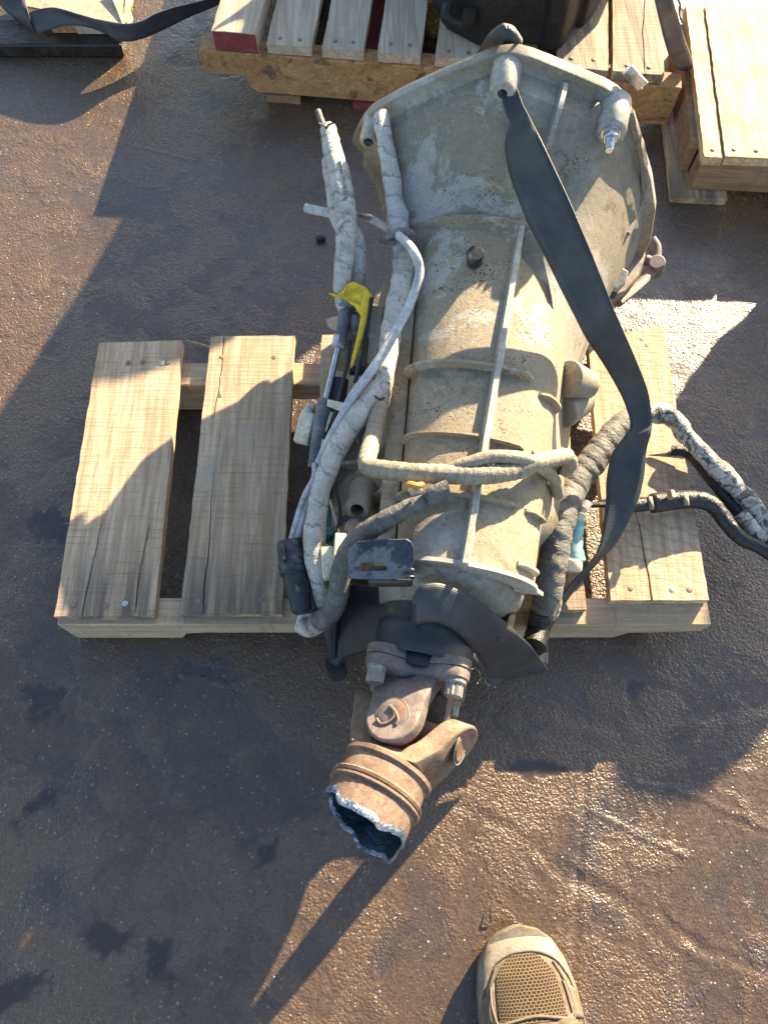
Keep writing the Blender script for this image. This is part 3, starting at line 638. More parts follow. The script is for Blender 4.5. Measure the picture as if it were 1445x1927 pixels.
# web under the second boss and rib between them
mb = MB(); o = [hit(1080, 262)[0], hit(1112, 275)[0], hit(1128, 300)[0], hit(1160, 255)[0]]
c = T(.694, .130, .400)
mb.loft([[hit(1072, 258)[0] - Vector((0, 0, .01)), hit(1100, 205)[0] - Vector((0, 0, .01)), T(.73, .10, .428), T(.74, .13, .42), T(.73, .155, .40), hit(1168, 262)[0] - Vector((0, 0, .01)), hit(1125, 296)[0] - Vector((0, 0, .01))],
         [hit(1098, 262)[0], hit(1122, 215)[0] + Vector((0, 0, .012)), T(.705, .118, .420), T(.70, .130, .424), T(.70, .143, .412), T(.694, .150, .40), T(.688, .122, .392)]])
mb.build('boss_web', M['alu'], bell, smooth=30, bevel=.003)
def surf_rib(pxs, w, h, name='rib', mat='alu_edge', n=6):
    pts = catmull([hit(*p)[0] for p in pxs], n); rows = []
    for i, p in enumerate(pts):
        t = (pts[min(i + 1, len(pts) - 1)] - pts[max(i - 1, 0)]).normalized(); hh = p + (CP - p) * .0
        x, y = proj(p); nn = hit(x, y)[1]; nn = nn if nn.dot(CP - p) > 0 else -nn; sd = t.cross(nn).normalized()
        rows.append([p - sd * w - nn * .003, p - sd * w * .55 + nn * h, p + sd * w * .55 + nn * h, p + sd * w - nn * .003])
    mb = MB(); mb.loft(rows); return mb.build(name, M[mat], bell, smooth=50)
def proj(p):
    q = p - CP; k = q.dot(FW); return 722.5 + FPX * q.x / k, 963.5 - FPX * q.dot(UP) / k
surf_rib([(1062, 158), (1050, 205), (1038, 245), (1028, 283)], .0055, .008)
surf_rib([(1186, 210), (1200, 260), (1210, 320), (1205, 380), (1180, 440)], .006, .004, mat='alu')
# cast numeral on the bell
num = [[(1045, 292), (1055, 286), (1066, 290), (1071, 302), (1068, 312), (1060, 318)], [(1052, 326), (1062, 322), (1068, 330), (1064, 345), (1056, 352)]]
for i, cc in enumerate(num): surf_rib(cc, .003, .0022, 'cast_mark', 'alu')
# bolt, nut and stud in the second boss
bp = T(.690, .130, .414)
mb = MB(); mb.lathe([(.0125, 0), (.0125, .002)], bp, -AX, 24); w_ = mb.build('washer', M['zinc'], bB)
mb = MB(); mb.lathe([(.0098, .002), (.0105, .0035), (.0105, .010), (.0092, .0115)], bp, -AX, 6); mb.build('nut', M['zinc'], bB, smooth=20)
mb = MB(); mb.lathe([(.0060, .010)] + [(.0060 if k % 2 else .0053, .011 + k * .0011) for k in range(17)] + [(.0045, .0305)], bp, -AX, 14); mb.build('stud', M['zinc'], bB)
mb = MB(); cc = T(.762, .148, .440); mb.box(cc, (.034, .004, .016), Matrix.Rotation(-PSI, 3, 'Z') @ Matrix.Rotation(R(38), 3, 'Y')); mb.box(cc + AX * .004 + Vector((0, 0, -.004)), (.034, .010, .003), Matrix.Rotation(-PSI, 3, 'Z') @ Matrix.Rotation(R(38), 3, 'Y')); mb.build('dowel_clip', M['zinc'], GB, bevel=.0008, seg=1)
# black breather cap
h = hit(893, 490); cap_ax = (h[1] if h[1].z > 0 else -h[1])
mb = MB(); mb.lathe([(.0100, 0), (.0100, .004), (.0085, .005), (.0085, .014), (.0110, .0145), (.0115, .022), (.0100, .0245), (.0015, .025)], h[0] + AX * -.004, (cap_ax * .5 + Vector((0, -.25, .8))), 24); mb.build('breather_cap', M['black_plastic'], GB)
# bosses on the right flank and the starter side brackets
mb = MB(); a = at(1066, 712, .255); b = at(1108, 726, .225); mb.cyl(a, b, .026, .019, 22); a = at(1058, 775, .215); b = at(1098, 752, .20); mb.cyl(a, b, .024, .020, 22); mb.build('side_boss', M['alu'], GB, smooth=40, bevel=.002)
mb = MB(); o = [at(1150, 560, .16), at(1178, 548, .155), at(1205, 515, .15), at(1215, 480, .15), at(1212, 452, .155), at(1192, 470, .165), at(1172, 520, .165)]
mb.prism(o, Vector((-.004, .004, -.05))); brk = mb.build('starter_bracket', M['rust_grey'], GB, smooth=30, bevel=.003)
mb = MB(); pts = catmull([at(1222, 452, .13), at(1232, 470, .125), at(1228, 500, .12), at(1208, 530, .12), at(1160, 570, .13)], 6); mb.tube(pts, .011, 10, squash=.7); mb.build('rim', M['rust_grey'], brk)
mb = MB(); mb.cyl(at(1236, 492, .135), at(1232, 512, .105), .0135, .0135, 18); mb.cyl(at(1212, 488, .12), at(1236, 497, .12), .009, .009, 12); mb.build('tab', M['rust_grey'], brk, bevel=.002)
mb = MB(); o = [at(1138, 528, .20), at(1165, 500, .205), at(1183, 510, .20), at(1176, 535, .19), at(1158, 545, .19)]; mb.prism(o, Vector((0, .01, -.03))); mb.build('broken_lug', M['alu'], GB, smooth=30, bevel=.002)
mb = MB(); o = [at(1134, 534, .196), at(1142, 540, .20), at(1150, 548, .196), at(1162, 550, .195), at(1156, 562, .19), at(1144, 566, .19), at(1138, 556, .19)]; mb.prism(o, Vector((0, .005, -.02))); mb.build('broken_hole_shade', M['alu_dark'], GB, smooth=0)  # solid dark lump stands in for the shade inside a broken hole
# boss with a hole and a round headed bolt on the left
mb = MB(); a = at(672, 960, .262); d = Vector((-.15, -.75, .55)).normalized()
mb.lathe([(.0085, -.02), (.0085, 0), (.0145, 0), (.0165, -.003), (.0175, -.035), (.020, -.05)], a, d, 26, cap=False); hb = mb.build('bracket_boss', M['alu'], GB)
mb = MB(); mb.lathe([(.009, 0), (.0005, .0003)], a - d * .019, d, 20); mb.build('hole', M['alu_dark'], hb)  # dark disc gives this bore its shade by colour
mb = MB(); a = at(665, 998, .262); mb.lathe([(.0125, -.022), (.0130, -.004), (.0115, 0), (.004, .0012), (.0003, .0012)], a, Vector((-.1, -.55, .8)), 22); mb.build('bolt', M['rust_grey'], GB)
mb = MB(); pts = catmull([at(655, 985, .24), at(640, 1005, .238), at(628, 1015, .232), at(615, 1050, .22)], 6); mb.tube(pts, .007, 8, squash=.35); mb.build('bracket_strip', M['alu_edge'], GB)
# slotted plate
def plate(px_out, px_holes, z, tilt, th, mat, name, parent):
    bm = bmesh.new(); n = Vector(tilt).normalized(); p0 = at(720, 1050, z)
    def on_plane(x, y): d = ray(x, y); return CP + d * ((p0 - CP).dot(n) / d.dot(n))
    edges = []
    for loop in [px_out] + px_holes:
        vs = [bm.verts.new(on_plane(*q)) for q in loop]
        for i in range(len(vs)): edges.append(bm.edges.new((vs[i], vs[(i + 1) % len(vs)])))
    res = bmesh.ops.triangle_fill(bm, edges=edges, use_beauty=True, use_dissolve=True)
    faces = bm.faces[:]; ext = bmesh.ops.extrude_face_region(bm, geom=faces)
    for v in [g_ for g_ in ext['geom'] if isinstance(g_, bmesh.types.BMVert)]: v.co -= n * th
    mb = MB(); bm.verts.index_update(); mb.v = [v.co.copy() for v in bm.verts]; mb.f = [tuple(v.index for v in f.verts) for f in bm.faces]; bm.free()
    return mb.build(name, M[mat], parent, smooth=30, bevel=.0006, seg=1)
plate([(655, 1068), (655, 1035), (672, 1020), (700, 1016), (765, 1014), (774, 1020), (779, 1032), (779, 1063), (773, 1066), (775, 1070), (779, 1071), (779, 1075), (760, 1077), (757, 1081), (762, 1083), (780, 1084), (780, 1089), (700, 1091), (655, 1089)],
      [[(679, 1059), (728, 1058), (728, 1074), (678, 1075)], [(746, 1061), (757, 1060), (757, 1067), (749, 1070)]], .338, (-.1, -.5, .9), .003, 'blue_plate', 'slotted_plate', GB)
mb = MB(); mb.box(at(735, 1085, .315), (.05, .02, .02)); mb.build('plate_stay', M['alu_dark'], GB, bevel=.003)
# range sensor body, lever and cable bracket down the left flank
mb = MB(); mb.box(at(668, 640, .215), (.05, .085, .05), Matrix.Rotation(-PSI, 3, 'Z')); mb.box(at(690, 610, .235), (.035, .05, .03), Matrix.Rotation(-PSI, 3, 'Z')); mb.build('sensor_body', M['alu'], GB, bevel=.006)
mb = MB(); mb.prism([at(697, 578, .262), at(722, 575, .275), at(716, 640, .27), at(705, 690, .26), at(690, 672, .255), at(694, 640, .257)], Vector((0, 0, -.02))); mb.build('cable_bracket', M['alu'], GB, bevel=.003)
mb = MB(); mb.box(at(672, 698, .225), (.022, .010, .012)); mb.box(at(660, 668, .21), (.03, .03, .02)); mb.build('sensor_plug', M['black_plastic'], GB, bevel=.002)
mb = MB(); mb.prism([at(612, 600, .2), at(640, 590, .21), at(650, 625, .2), at(618, 608, .19)], Vector((0, 0, -.012))); mb.build('sensor_ear', M['alu_edge'], GB, bevel=.002)
# wall below the left flank, its shade put into the dark colour
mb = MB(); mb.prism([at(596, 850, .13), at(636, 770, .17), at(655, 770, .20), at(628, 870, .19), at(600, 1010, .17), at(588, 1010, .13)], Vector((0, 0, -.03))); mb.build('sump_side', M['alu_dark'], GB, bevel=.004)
# splinter of brown wood wedged beside the case
# ---------------------------------------------------------------- drive shaft stub
J = at(768, 1372, .235)
D2D = (at(680, 1552, .235) - J).normalized(); TD = (D2D * math.cos(R(15)) + Vector((0, 0, math.sin(R(15))))).normalized()
DS = empty('drive_shaft', (J.x, J.y, 0), 'rusty drive shaft stub with universal joint and torch cut tube, bolted to the gearbox tail', 'drive shaft')
TS = TD.cross(Vector((0, 0, 1))).normalized(); TU = TS.cross(TD).normalized()    # tube side / up
if TS.x < 0: TS = -TS
FD = -AX * math.cos(R(6)) + Vector((0, 0, .10)); FD.normalize()                 # flange yoke direction (towards joint)
FS = FD.cross(Vector((0, 0, 1))).normalized(); FS = FS if FS.x > 0 else -FS; FU = FS.cross(FD); FU = FU if FU.z > 0 else -FU
RHO = R(22)
FU, FS = (FU * math.cos(RHO) - FS * math.sin(RHO)), (FS * math.cos(RHO) + FU * math.sin(RHO))
TS, TU = (TS * math.cos(RHO) + TU * math.sin(RHO)), (TU * math.cos(RHO) - TS * math.sin(RHO))
# flange pair
def lobed(rl, rv, n=72):
    out = []
    for k in range(n):
        a = 2 * math.pi * k / n; r = rv + (rl - rv) * max(0, math.cos(2 * (a - math.pi / 4 * 1.0))) ** 1.0 if False else rv + (rl - rv) * abs(math.cos(2 * (a - R(26)))) ** 2.2
        out.append((r * math.cos(a), r * math.sin(a)))
    return out
def ringat(c, out, k=1.0): return [c + FS * (x * k) + FU * (y * k) for x, y in out]
fc = J - FD * .066
L1 = lobed(.078, .044)
mb = MB(); mb.loft([ringat(fc - FD * .0125, L1, .97), ringat(fc - FD * .011, L1), ringat(fc - FD * .0012, L1), ringat(fc, L1, .98)]); mb.loft([ringat(fc - FD * .03, lobed(.036, .036)), ringat(fc - FD * .012, lobed(.040, .040))]); mb.build('companion_flange', M['rust_grey'], DS, smooth=40)
mb = MB(); mb.loft([ringat(fc + FD * .0006, L1, .97), ringat(fc + FD * .002, L1, .995), ringat(fc + FD * .011, L1, .99), ringat(fc + FD * .013, L1, .96), ringat(fc + FD * .018, lobed(.045, .04), .9)]); fy = mb.build('flange_yoke', M['rust_grey'], DS, smooth=40)
def ear(c, root, axis, side, w_root, w_tip, th, name, mat, parent, hole=.0185):
    """yoke ear: arm from root to c, flat boss whose bore runs along axis"""
    mb = MB(); d = (c - root); L = d.length; d.normalize(); rows = []
    n = 12
    for k in range(n + 1):
        t = k / n; p = root.lerp(c, t); w = w_root + (w_tip - w_root) * min(1, t * 1.5) ** .8
        tt = th * (1.25 - .25 * t); inner = -axis * tt * .5; outer = axis * tt * .5
        lift = axis * (.0 if t > .5 else -(.5 - t) * .012)
        rows.append([p + side * w + inner + lift, p + side * w + outer * .8 + lift, p + side * w * .82 + outer + lift, p - side * w * .82 + outer + lift, p - side * w + outer * .8 + lift, p - side * w + inner + lift])
    mb.loft(rows)
    arcs = []
    for lv, kk in ((-.5, 1), (.36, 1), (.5, .93)):
        arcs.append([c + (side * math.cos(a) + d * math.sin(a)) * w_tip * kk + axis * th * lv for a in np.linspace(-.25 * math.pi, 1.25 * math.pi, 28)])
    mb.loft(arcs)
    o = mb.build(name, M[mat], parent, smooth=42, bevel=.0015, seg=2)
    m2 = MB(); m2.lathe([(hole + .0016, 0), (hole + .0010, .0012), (hole, .0006)], c + axis * th * .5, axis, 32, cap=False); m2.build('snap_ring', M['bolt_dull'], o)
    return o
E1c = J + FU * .044
e1 = ear(E1c, fc + FD * .010 + FU * .030, FU, FS, .040, .0315, .020, 'yoke_ear', 'rust_grey', DS)
e2 = ear(J - FU * .044, fc + FD * .010 - FU * .030, -FU, FS, .040, .0315, .020, 'yoke_ear', 'rust_grey', DS)
mb = MB(); mb.lathe([(.0184, 0), (.0184, .0022), (.0165, .0032), (.004, .0036), (.0004, .0036)], E1c + FU * .0092, FU, 30); bc = mb.build('bearing_cap', M['rust_grey'], DS)
mb = MB(); pts = [E1c + FU * .0135 + FS * x + FD * y for x, y in ((-.016, .006), (-.010, .011), (-.002, .009), (.004, .002), (.002, -.005), (-.003, -.010))]; mb.tube(catmull(pts, 5), .0017, 8)
pts = [E1c + FU * .0135 + FS * x + FD * y for x, y in ((-.004, -.010), (.004, -.004), (.009, .004), (.008, .010))]; mb.tube(catmull(pts, 5), .0018, 8); mb.build('retaining_clip', M['rust'], bc)
mb = MB(); mb.cyl(J - FU * .05, J + FU * .05, .0155, .0155, 20); mb.cyl(J - TS * .05, J + TS * .05, .0155, .0155, 20); mb.lathe([(.012, -.016), (.020, -.010), (.020, .010), (.012, .016)], J, FU, 20); mb.build('joint_cross', M['rust'], DS, bevel=.001)
for k in (1, 3, 5, 7):
    a = R(26) + (k - 1) / 2 * math.pi / 2; p = fc + FS * (.063 * math.cos(a)) + FU * (.063 * math.sin(a)) + FD * .013
    mb = MB(); mb.lathe([(.0125, -.002), (.0125, .0035), (.0098, .0055), (.0098, .0185), (.0082, .0195), (.0005, .0195)], p, FD, 24, mod=lambda a_, h_: 1 + (.07 * math.cos(12 * a_) if h_ > .005 else 0)); mb.build('bolt', M['bolt_dull'], DS, smooth=25)
# tube yoke
tc = J + TD * .046
mb = MB(); mb.lathe([(.020, -.012), (.036, -.008), (.045, .0), (.0485, .004), (.0525, .006), (.0525, .0105), (.0495, .0125), (.0490, .014)], tc, TD, 48); ty = mb.build('tube_yoke', M['rust'], DS, smooth=40)
for sg in (1, -1):
    c = J + TS * sg * .053
    ear(c, tc + TS * sg * .032 + TD * .004, TS * sg, TU, .038, .0285, .026, 'yoke_ear', 'rust', DS)
    mb = MB(); mb.lathe([(.0205, 0), (.0205, .0006), (.0004, .0006)], c + TS * sg * .0128, TS * sg, 26); mb.build('recess_shade', M['alu_dark'], DS)  # flat dark disc stands in for a shaded recess round the cap
    mb = MB(); mb.lathe([(.0160, 0), (.0150, .0012), (.0060, .0004), (.0004, .0004)], c + TS * sg * .0134, TS * sg, 26); mb.build('bearing_cap', M['rust'], DS)
# weld ring and cut tube
n = 96; t0 = tc + TD * .013
def cutlen(a):   # a=0 side +TS, pi/2 up
    u = math.sin(a)
    b = .057 + .002 * max(0, u) + .010 * max(0, -u) ** .7 + .006 * math.cos(a)
    c, s_ = math.cos(a), math.sin(a)
    f = lambda k, sd: n1(3 + c * k, sd) + n1(7 + s_ * k, sd + 1) - 1
    return b + f(1.7, 3) * .012 + f(4.3, 5) * .006 + f(11, 7) * .0022
def tring(r, h, cut=False, dr=0): return [t0 + TD * (cutlen(2 * math.pi * k / n) + h if cut else h) + (TS * math.cos(2 * math.pi * k / n) + TU * math.sin(2 * math.pi * k / n)) * (r + dr * (n1(k * .5, 8) - .5)) for k in range(n)]
mb = MB(); mb.loft([tring(.0488, -.002), tring(.0492, .016), tring(.0494, .030), tring(.0492, -.007, True)], cap=False); tb = mb.build('tube', M['rust'], DS, smooth=40)
mb = MB(); mb.lathe([(.0488, .018), (.0525, .0195), (.0545, .0215), (.0535, .0245), (.0515, .0255), (.0535, .0270), (.0535, .0290), (.0488, .031)], t0, TD, 72, cap=False, mod=lambda a, h: 1 + .006 * math.sin(a * 37) + .004 * math.sin(a * 61)); mb.build('weld_bead', M['rust'], DS)
mb = MB(); mb.loft([tring(.0492, -.0075, True), tring(.0500, -.003, True, .003), tring(.0480, .0005, True, .003), tring(.0468, -.002, True, .002), tring(.0463, -.006, True)], cap=False); mb.build('cut_edge', M['cut_metal'], DS, smooth=50)
mb = MB(); mb.loft([tring(.0462, -.004, True), tring(.0458, .012), tring(.0445, -.004), tring(.001, -.004)], cap=False); mb.build('tube_bore', M['tube_inside'], DS, smooth=50)

# ---------------------------------------------------------------- webbing
def ribbon(mb, left, right, nu=6, cup=0.0, dens=8):
    L = catmull(left, dens); Rr = catmull(right, dens); n = min(len(L), len(Rr)); rows = []; uv = []; acc = 0
    for i in range(n):
        if i: acc += ((L[i] + Rr[i]) / 2 - (L[i - 1] + Rr[i - 1]) / 2).length
        w = (Rr[i] - L[i]); t = ((L[min(i + 1, n - 1)] - L[max(i - 1, 0)])).normalized(); nn = w.cross(t); nn = nn.normalized() if nn.length > 1e-6 else Vector((0, 0, 1))
        rows.append([L[i].lerp(Rr[i], k / nu) + nn * cup * (1 - (2 * k / nu - 1) ** 2) for k in range(nu + 1)]); uv.append([(.05 * k / nu, acc) for k in range(nu + 1)])
    mb.grid(rows, uv)
STR = empty('lifting_strap', at(1080, 700, .1), 'wide black webbing strap slung over the gearbox bell and looped round its tail', 'strap')
lft = [(950, 150, .452), (943, 172, .448), (949, 205, .440), (958, 231, .436), (951, 262, .430), (951, 290, .424), (960, 333, .415), (977, 380, .408), (991, 416, .400), (1025, 483, .385), (1057, 549, .365), (1080, 594, .345), (1101, 635, .325), (1126, 672, .300), (1146, 704, .275), (1173, 754, .240), (1186, 800, .222), (1172, 825, .216), (1151, 856, .20), (1141, 902, .182), (1139, 954, .168), (1127, 1030, .150), (1103, 1066, .140), (1070, 1104, .125), (1040, 1150, .10), (1016, 1205, .085), (1012, 1250, .075)]
rgt = [(955, 148, 0.456), (971, 163, 0.454), (983, 195, 0.448), (992, 212, 0.449), (1002, 232, 0.453), (1016, 260, 0.46), (1042, 315, 0.448), (1064, 362, 0.438), (1080, 398, 0.43), (1104, 455, 0.416), (1122, 500, 0.398), (1138, 540, 0.378), (1156, 585, 0.358), (1172, 622, 0.333), (1194, 672, 0.298), (1218, 735, 0.248), (1226, 790, 0.222), (1224, 815, 0.216), (1216, 845, 0.2), (1210, 902, 0.182), (1196, 952, 0.168), (1160, 1020, 0.142), (1130, 1052, 0.128), (1090, 1098, 0.112), (1060, 1140, 0.095), (1034, 1190, 0.08), (1030, 1255, 0.07)]
mb = MB(); ribbon(mb, [at(*p) for p in lft], [at(*p) for p in rgt], 6, .002); mb.build('strap_run', M['webbing'], STR, smooth=60, solid=.0022)
lo = [(789, 1180, .285), (779, 1160, .305), (776, 1132, .332), (788, 1106, .338), (806, 1098, .340), (837, 1100, .336), (889, 1124, .318), (941, 1162, .275), (992, 1209, .195), (1012, 1234, .13), (1030, 1259, .075)]
li = [(790, 1190, .275), (779, 1178, .290), (776, 1160, .300), (783, 1174, .312), (800, 1170, .316), (830, 1173, .314), (861, 1191, .296), (889, 1224, .25), (906, 1248, .19), (916, 1268, .12), (926, 1284, .075)]
mb = MB(); ribbon(mb, [at(*p) for p in lo], [at(*p) for p in li], 6, .0015, 10); mb.build('strap_loop', M['webbing'], STR, smooth=60, solid=.0022)
# band round the output shaft
mb = MB(); rows = []; uv = []
for k in range(31):
    a = -.35 + (math.pi + .7) * k / 30; rr_ = .0575 + .003 * math.sin(a * 3)
    c0 = T(.046, .010, .232) + (LAT * math.cos(a) + Vector((0, 0, 1)) * math.sin(a)) * rr_
    rows.append([c0 - AX * x + Vector((0, 0, -.004 * math.sin(x * 90))) for x in np.linspace(0, .038, 6)]); uv.append([(x, k * .007) for x in np.linspace(0, .038, 6)])
mb.grid(rows, uv); mb.build('strap_band', M['webbing'], STR, smooth=60, solid=.0022)
# hump of strap over the flange edge
mb = MB(); h0 = [(895, 110, .40), (905, 92, .44), (918, 74, .47), (938, 58, .49), (948, 55, .492), (962, 60, .49), (972, 72, .482), (980, 84, .470)]
h1 = [(925, 112, .40), (932, 100, .44), (940, 92, .468), (948, 86, .478), (955, 86, .48), (960, 88, .478), (966, 92, .472), (970, 98, .46)]
ribbon(mb, [at(*p) + AX * .01 for p in h0], [at(*p) + AX * .01 for p in h1], 5, .004); mb.build('strap_hump', M['webbing'], STR, smooth=60, solid=.0022)
# frayed cut end beside the joint
mb = MB()
for k in range(26):
    a = at(870 + k * 2.0, 1225 + k * 2.6, .11 - k * .001); b = a + Vector((rng.uniform(-.012, .012), rng.uniform(-.014, .004), rng.uniform(-.004, .012))); mb.tube([a, a.lerp(b, .5) + Vector((0, 0, .002)), b], .0004, 4)
fr = mb.build('frayed_threads', M['cream_plastic'], STR, smooth=0); fr['kind'] = 'stuff'
mb = MB(); ribbon(mb, [at(868, 1222, .12), at(890, 1245, .11), at(912, 1275, .10), at(926, 1292, .09)], [at(905, 1205, .11), at(925, 1235, .10), at(945, 1262, .09), at(950, 1285, .08)], 4); mb.build('strap_end', M['webbing'], STR, smooth=60, solid=.0022)

# ---------------------------------------------------------------- wiring
def wrap(seed, pitch=.018, step=.05, lump=.05, n=12):
    def f(L, a):
        ph = ((L + .008 * n1(L * 38, seed + 3) + .004 * n1(L * 90, seed + 4)) / pitch + a / (2 * math.pi) + .25 * n1(L * 60 + math.cos(a), seed + 2)) % 1.0
        return 1 + step * (ph - .5) + lump * (n1(L * 55 + math.cos(a) * 1.3, seed) - .5) * 2 + lump * .6 * (n1(L * 150 + math.sin(a) * 2.2, seed + 9) - .5) * 2
    return f
def loom(name, pts, r, mat, parent, seed=1, pitch=.018, step=.06, lump=.06, n=14, dens=10, label=None, squash=1.0, tip=None):
    p = catmull(pts, dens); mb = MB(); L = sum((p[i + 1] - p[i]).length for i in range(len(p) - 1)); m = max(len(p), int(L / .0028))
    acc = [0]
    for i in range(len(p) - 1): acc.append(acc[-1] + (p[i + 1] - p[i]).length)
    q = [Vector([float(np.interp(s, acc, [k[j] for k in p])) for j in range(3)]) for s in np.linspace(0, L, m)]
    mb.tube(q, r, n, True, wrap(seed, pitch, step, lump), squash); o = mb.build(name, M[mat], parent, smooth=55)
    if label: o['label'] = label
    return o
WH = empty('wiring_harness', at(650, 1000, .1), 'white taped wiring harness lying along the left flank of the gearbox', 'wiring harness')
A_ = [at(617, 242, .335), at(624, 272, .335), at(632, 305, .33), at(645, 360, .325), at(652, 420, .32), at(650, 470, .315), at(645, 520, .30), at(645, 560, .28), at(660, 610, .25)]
loom('white_branch', A_, lambda t: .0115 + .0045 * math.sin(math.pi * min(1, t * 1.15)) , 'white_tape', WH, 3, .030, .05, .10)
A2 = [at(620, 300, .318), at(630, 360, .312), at(640, 420, .306), at(672, 455, .30), at(672, 520, .285), at(668, 560, .27)]
loom('foil_flap', A2, .012, 'white_tape', WH, 5, .04, .05, .12)
loom('wire', [at(598, 208, .345), at(604, 225, .342), at(612, 245, .338), at(618, 262, .335)], .0045, 'grey_tape', WH, 6, .05, .02, .03, 8)
B_ = [on(717, 216, .020), on(724, 262, .019), on(733, 310, .018), on(739, 352, .018), on(747, 402, .019), on(752, 440, .02), on(760, 490, .022), at(752, 545, .315), at(738, 610, .31), at(731, 665, .308), at(725, 705, .306), at(718, 742, .305)]
loom('white_trunk', B_, lambda t: .0112 + .003 * math.sin(math.pi * t) + .0008 * math.sin(t * 40), 'white_tape', WH, 8, .034, .07, .075)
Bl = [at(722, 728, .308), at(695, 752, .304), at(668, 790, .298), at(645, 826, .29), at(624, 868, .282), at(608, 910, .274), at(598, 955, .264), at(592, 1000, .256), at(592, 1040, .25), at(600, 1085, .238), at(609, 1125, .225), at(612, 1150, .215), at(600, 1172, .205), at(578, 1182, .20), at(566, 1172, .20)]
loom('white_trunk', Bl, lambda t: .0136 - .0015 * t + .0018 * math.exp(-((t - .62) / .1) ** 2) + .0006 * math.sin(t * 55), 'white_tape', WH, 12, .040, .05, .06)
Cb = [at(722, 735, 0.306), at(712, 775, 0.302), at(704, 815, 0.300), at(692, 858, 0.318), at(694, 878, 0.330), at(722, 884, 0.340), at(780, 890, 0.354), at(850, 893, 0.360), at(920, 893, 0.360), at(975, 884, 0.352), at(1010, 870, 0.350), at(1045, 862, 0.328), at(1068, 858, 0.312)]
loom('tan_branch', Cb, lambda t: .0112 if t < .75 else .0112 - .002 * (t - .75) * 4, 'tan_tape', WH, 15, .009, .09, .03)
loom('grey_branch', [at(842, 886, .358), at(880, 872, .366), at(925, 860, .368), at(975, 862, .362), at(1015, 876, .345), at(1040, 900, .29), at(1050, 930, .225)], .0080, 'tan_tape', WH, 18, .03, .05, .03)
Eb = [at(838, 925, .350), at(800, 942, .354), at(760, 960, .35), at(715, 985, .338), at(678, 1010, .318), at(652, 1048, .298), at(640, 1085, .28), at(636, 1120, .262), at(622, 1152, .24), at(600, 1170, .222)]
loom('grey_branch', Eb, lambda t: .0085 + .0045 * min(1, t * 2.2), 'grey_tape', WH, 21, .035, .06, .06, label='dusty grey taped branch below the cross branch')
loom('open_tape_end', [at(800, 938, .362), at(820, 930, .364), at(842, 922, .362)], lambda t: .010 + .003 * t, 'grey_tape', WH, 22, .05, .05, .12, squash=.5)
mb = MB(); mb.prism([at(764, 914, .362), at(790, 914, .366), at(808, 944, .358), at(776, 934, .354)], Vector((0, 0, -.004))); mb.build('tape_flag', M['cream_plastic'], WH, bevel=.0008)
mb = MB(); mb.tube(catmull([at(762, 918, .37), at(770, 911, .374), at(784, 914, .376), at(795, 912, .372)], 5), .0035, 8); mb.tube([at(778, 912, .374), at(784, 925, .37)], .0028, 8); mb.build('harness_clip', M['amber'], WH)
# thin grey hose from the clip down
Gw = [at(576, 392, .27), at(600, 397, .275), at(640, 404, .28), at(690, 410, on(690, 410).z + .012), at(720, 424, on(720, 424).z + .03), at(752, 445, on(752, 445).z + .05), at(776, 470, .385), at(789, 505, .375), at(783, 540, .365), at(765, 585, .350), at(742, 628, .342), at(716, 672, .335), at(690, 710, .325), at(662, 748, .312), at(640, 790, .295), at(618, 832, .28), at(600, 872, .265)]
loom('grey_hose', Gw, lambda t: .0058 if t > .12 else .0066, 'grey_wire', WH, 25, .08, .01, .03, 12)
mb = MB(); cpt = on(757, 440, .03); mb.tube(catmull([at(722, 450, cpt.z - .01), at(733, 444, cpt.z + .012), at(752, 436, cpt.z + .018), at(775, 438, cpt.z + .012), at(777, 450, cpt.z - .008)], 6), .0075, 10, squash=.6)
mb.tube([at(722, 450, cpt.z - .01), at(748, 456, cpt.z - .004)], .006, 10); mb.build('hose_clip', M['grey_plastic'], WH, bevel=.001)
loom('grey_wire', [at(594, 872, .262), at(592, 900, .258), at(576, 930, .25), at(562, 970, .242), at(548, 1020, .235)], .0048, 'grey_wire', WH, 27, .08, .01, .03, 10)
loom('grey_wire', [at(602, 875, .255), at(588, 915, .25), at(577, 945, .245), at(568, 985, .24), at(556, 1022, .235)], .0045, 'grey_wire', WH, 28, .08, .01, .03, 10)
for k, (pts, r_, m_) in enumerate([
    ([(612, 246, .34), (618, 236, .352), (626, 232, .362)], .0016, 'oil_wood'), ([(616, 244, .34), (610, 236, .35), (600, 232, .352)], .0012, 'tan_tape'), ([(640, 300, .345), (648, 330, .343), (652, 372, .338)], .0014, 'tan_tape'),
    ([(660, 640, .262), (652, 690, .256), (640, 740, .25), (628, 800, .245), (616, 860, .24)], .0028, 'black_plastic'), ([(690, 700, .28), (672, 740, .27), (655, 780, .262), (640, 830, .25), (622, 900, .235)], .0026, 'tan_tape'),
    ([(700, 560, .30), (690, 610, .286), (682, 660, .272), (668, 720, .262)], .0030, 'black_plastic'), ([(628, 905, .25), (640, 960, .245), (634, 1000, .25), (628, 1030, .26)], .0022, 'black_plastic'), ([(620, 940, .245), (632, 980, .243), (642, 1020, .262)], .0018, 'cream_plastic'),
    ([(560, 1180, .205), (566, 1160, .21), (570, 1150, .218)], .0035, 'grey_wire'), ([(548, 1040, .226), (572, 1030, .232), (592, 1024, .236)], .0030, 'grey_wire'),
    ([(655, 800, .26), (668, 815, .258), (675, 835, .25)], .0010, 'tan_tape'), ([(705, 745, .32), (715, 752, .322), (724, 748, .322)], .0014, 'oil_wood')]):
    loom('wire', [at(*p) for p in pts], r_, m_, WH, 70 + k, .05, 0, .03, 6)
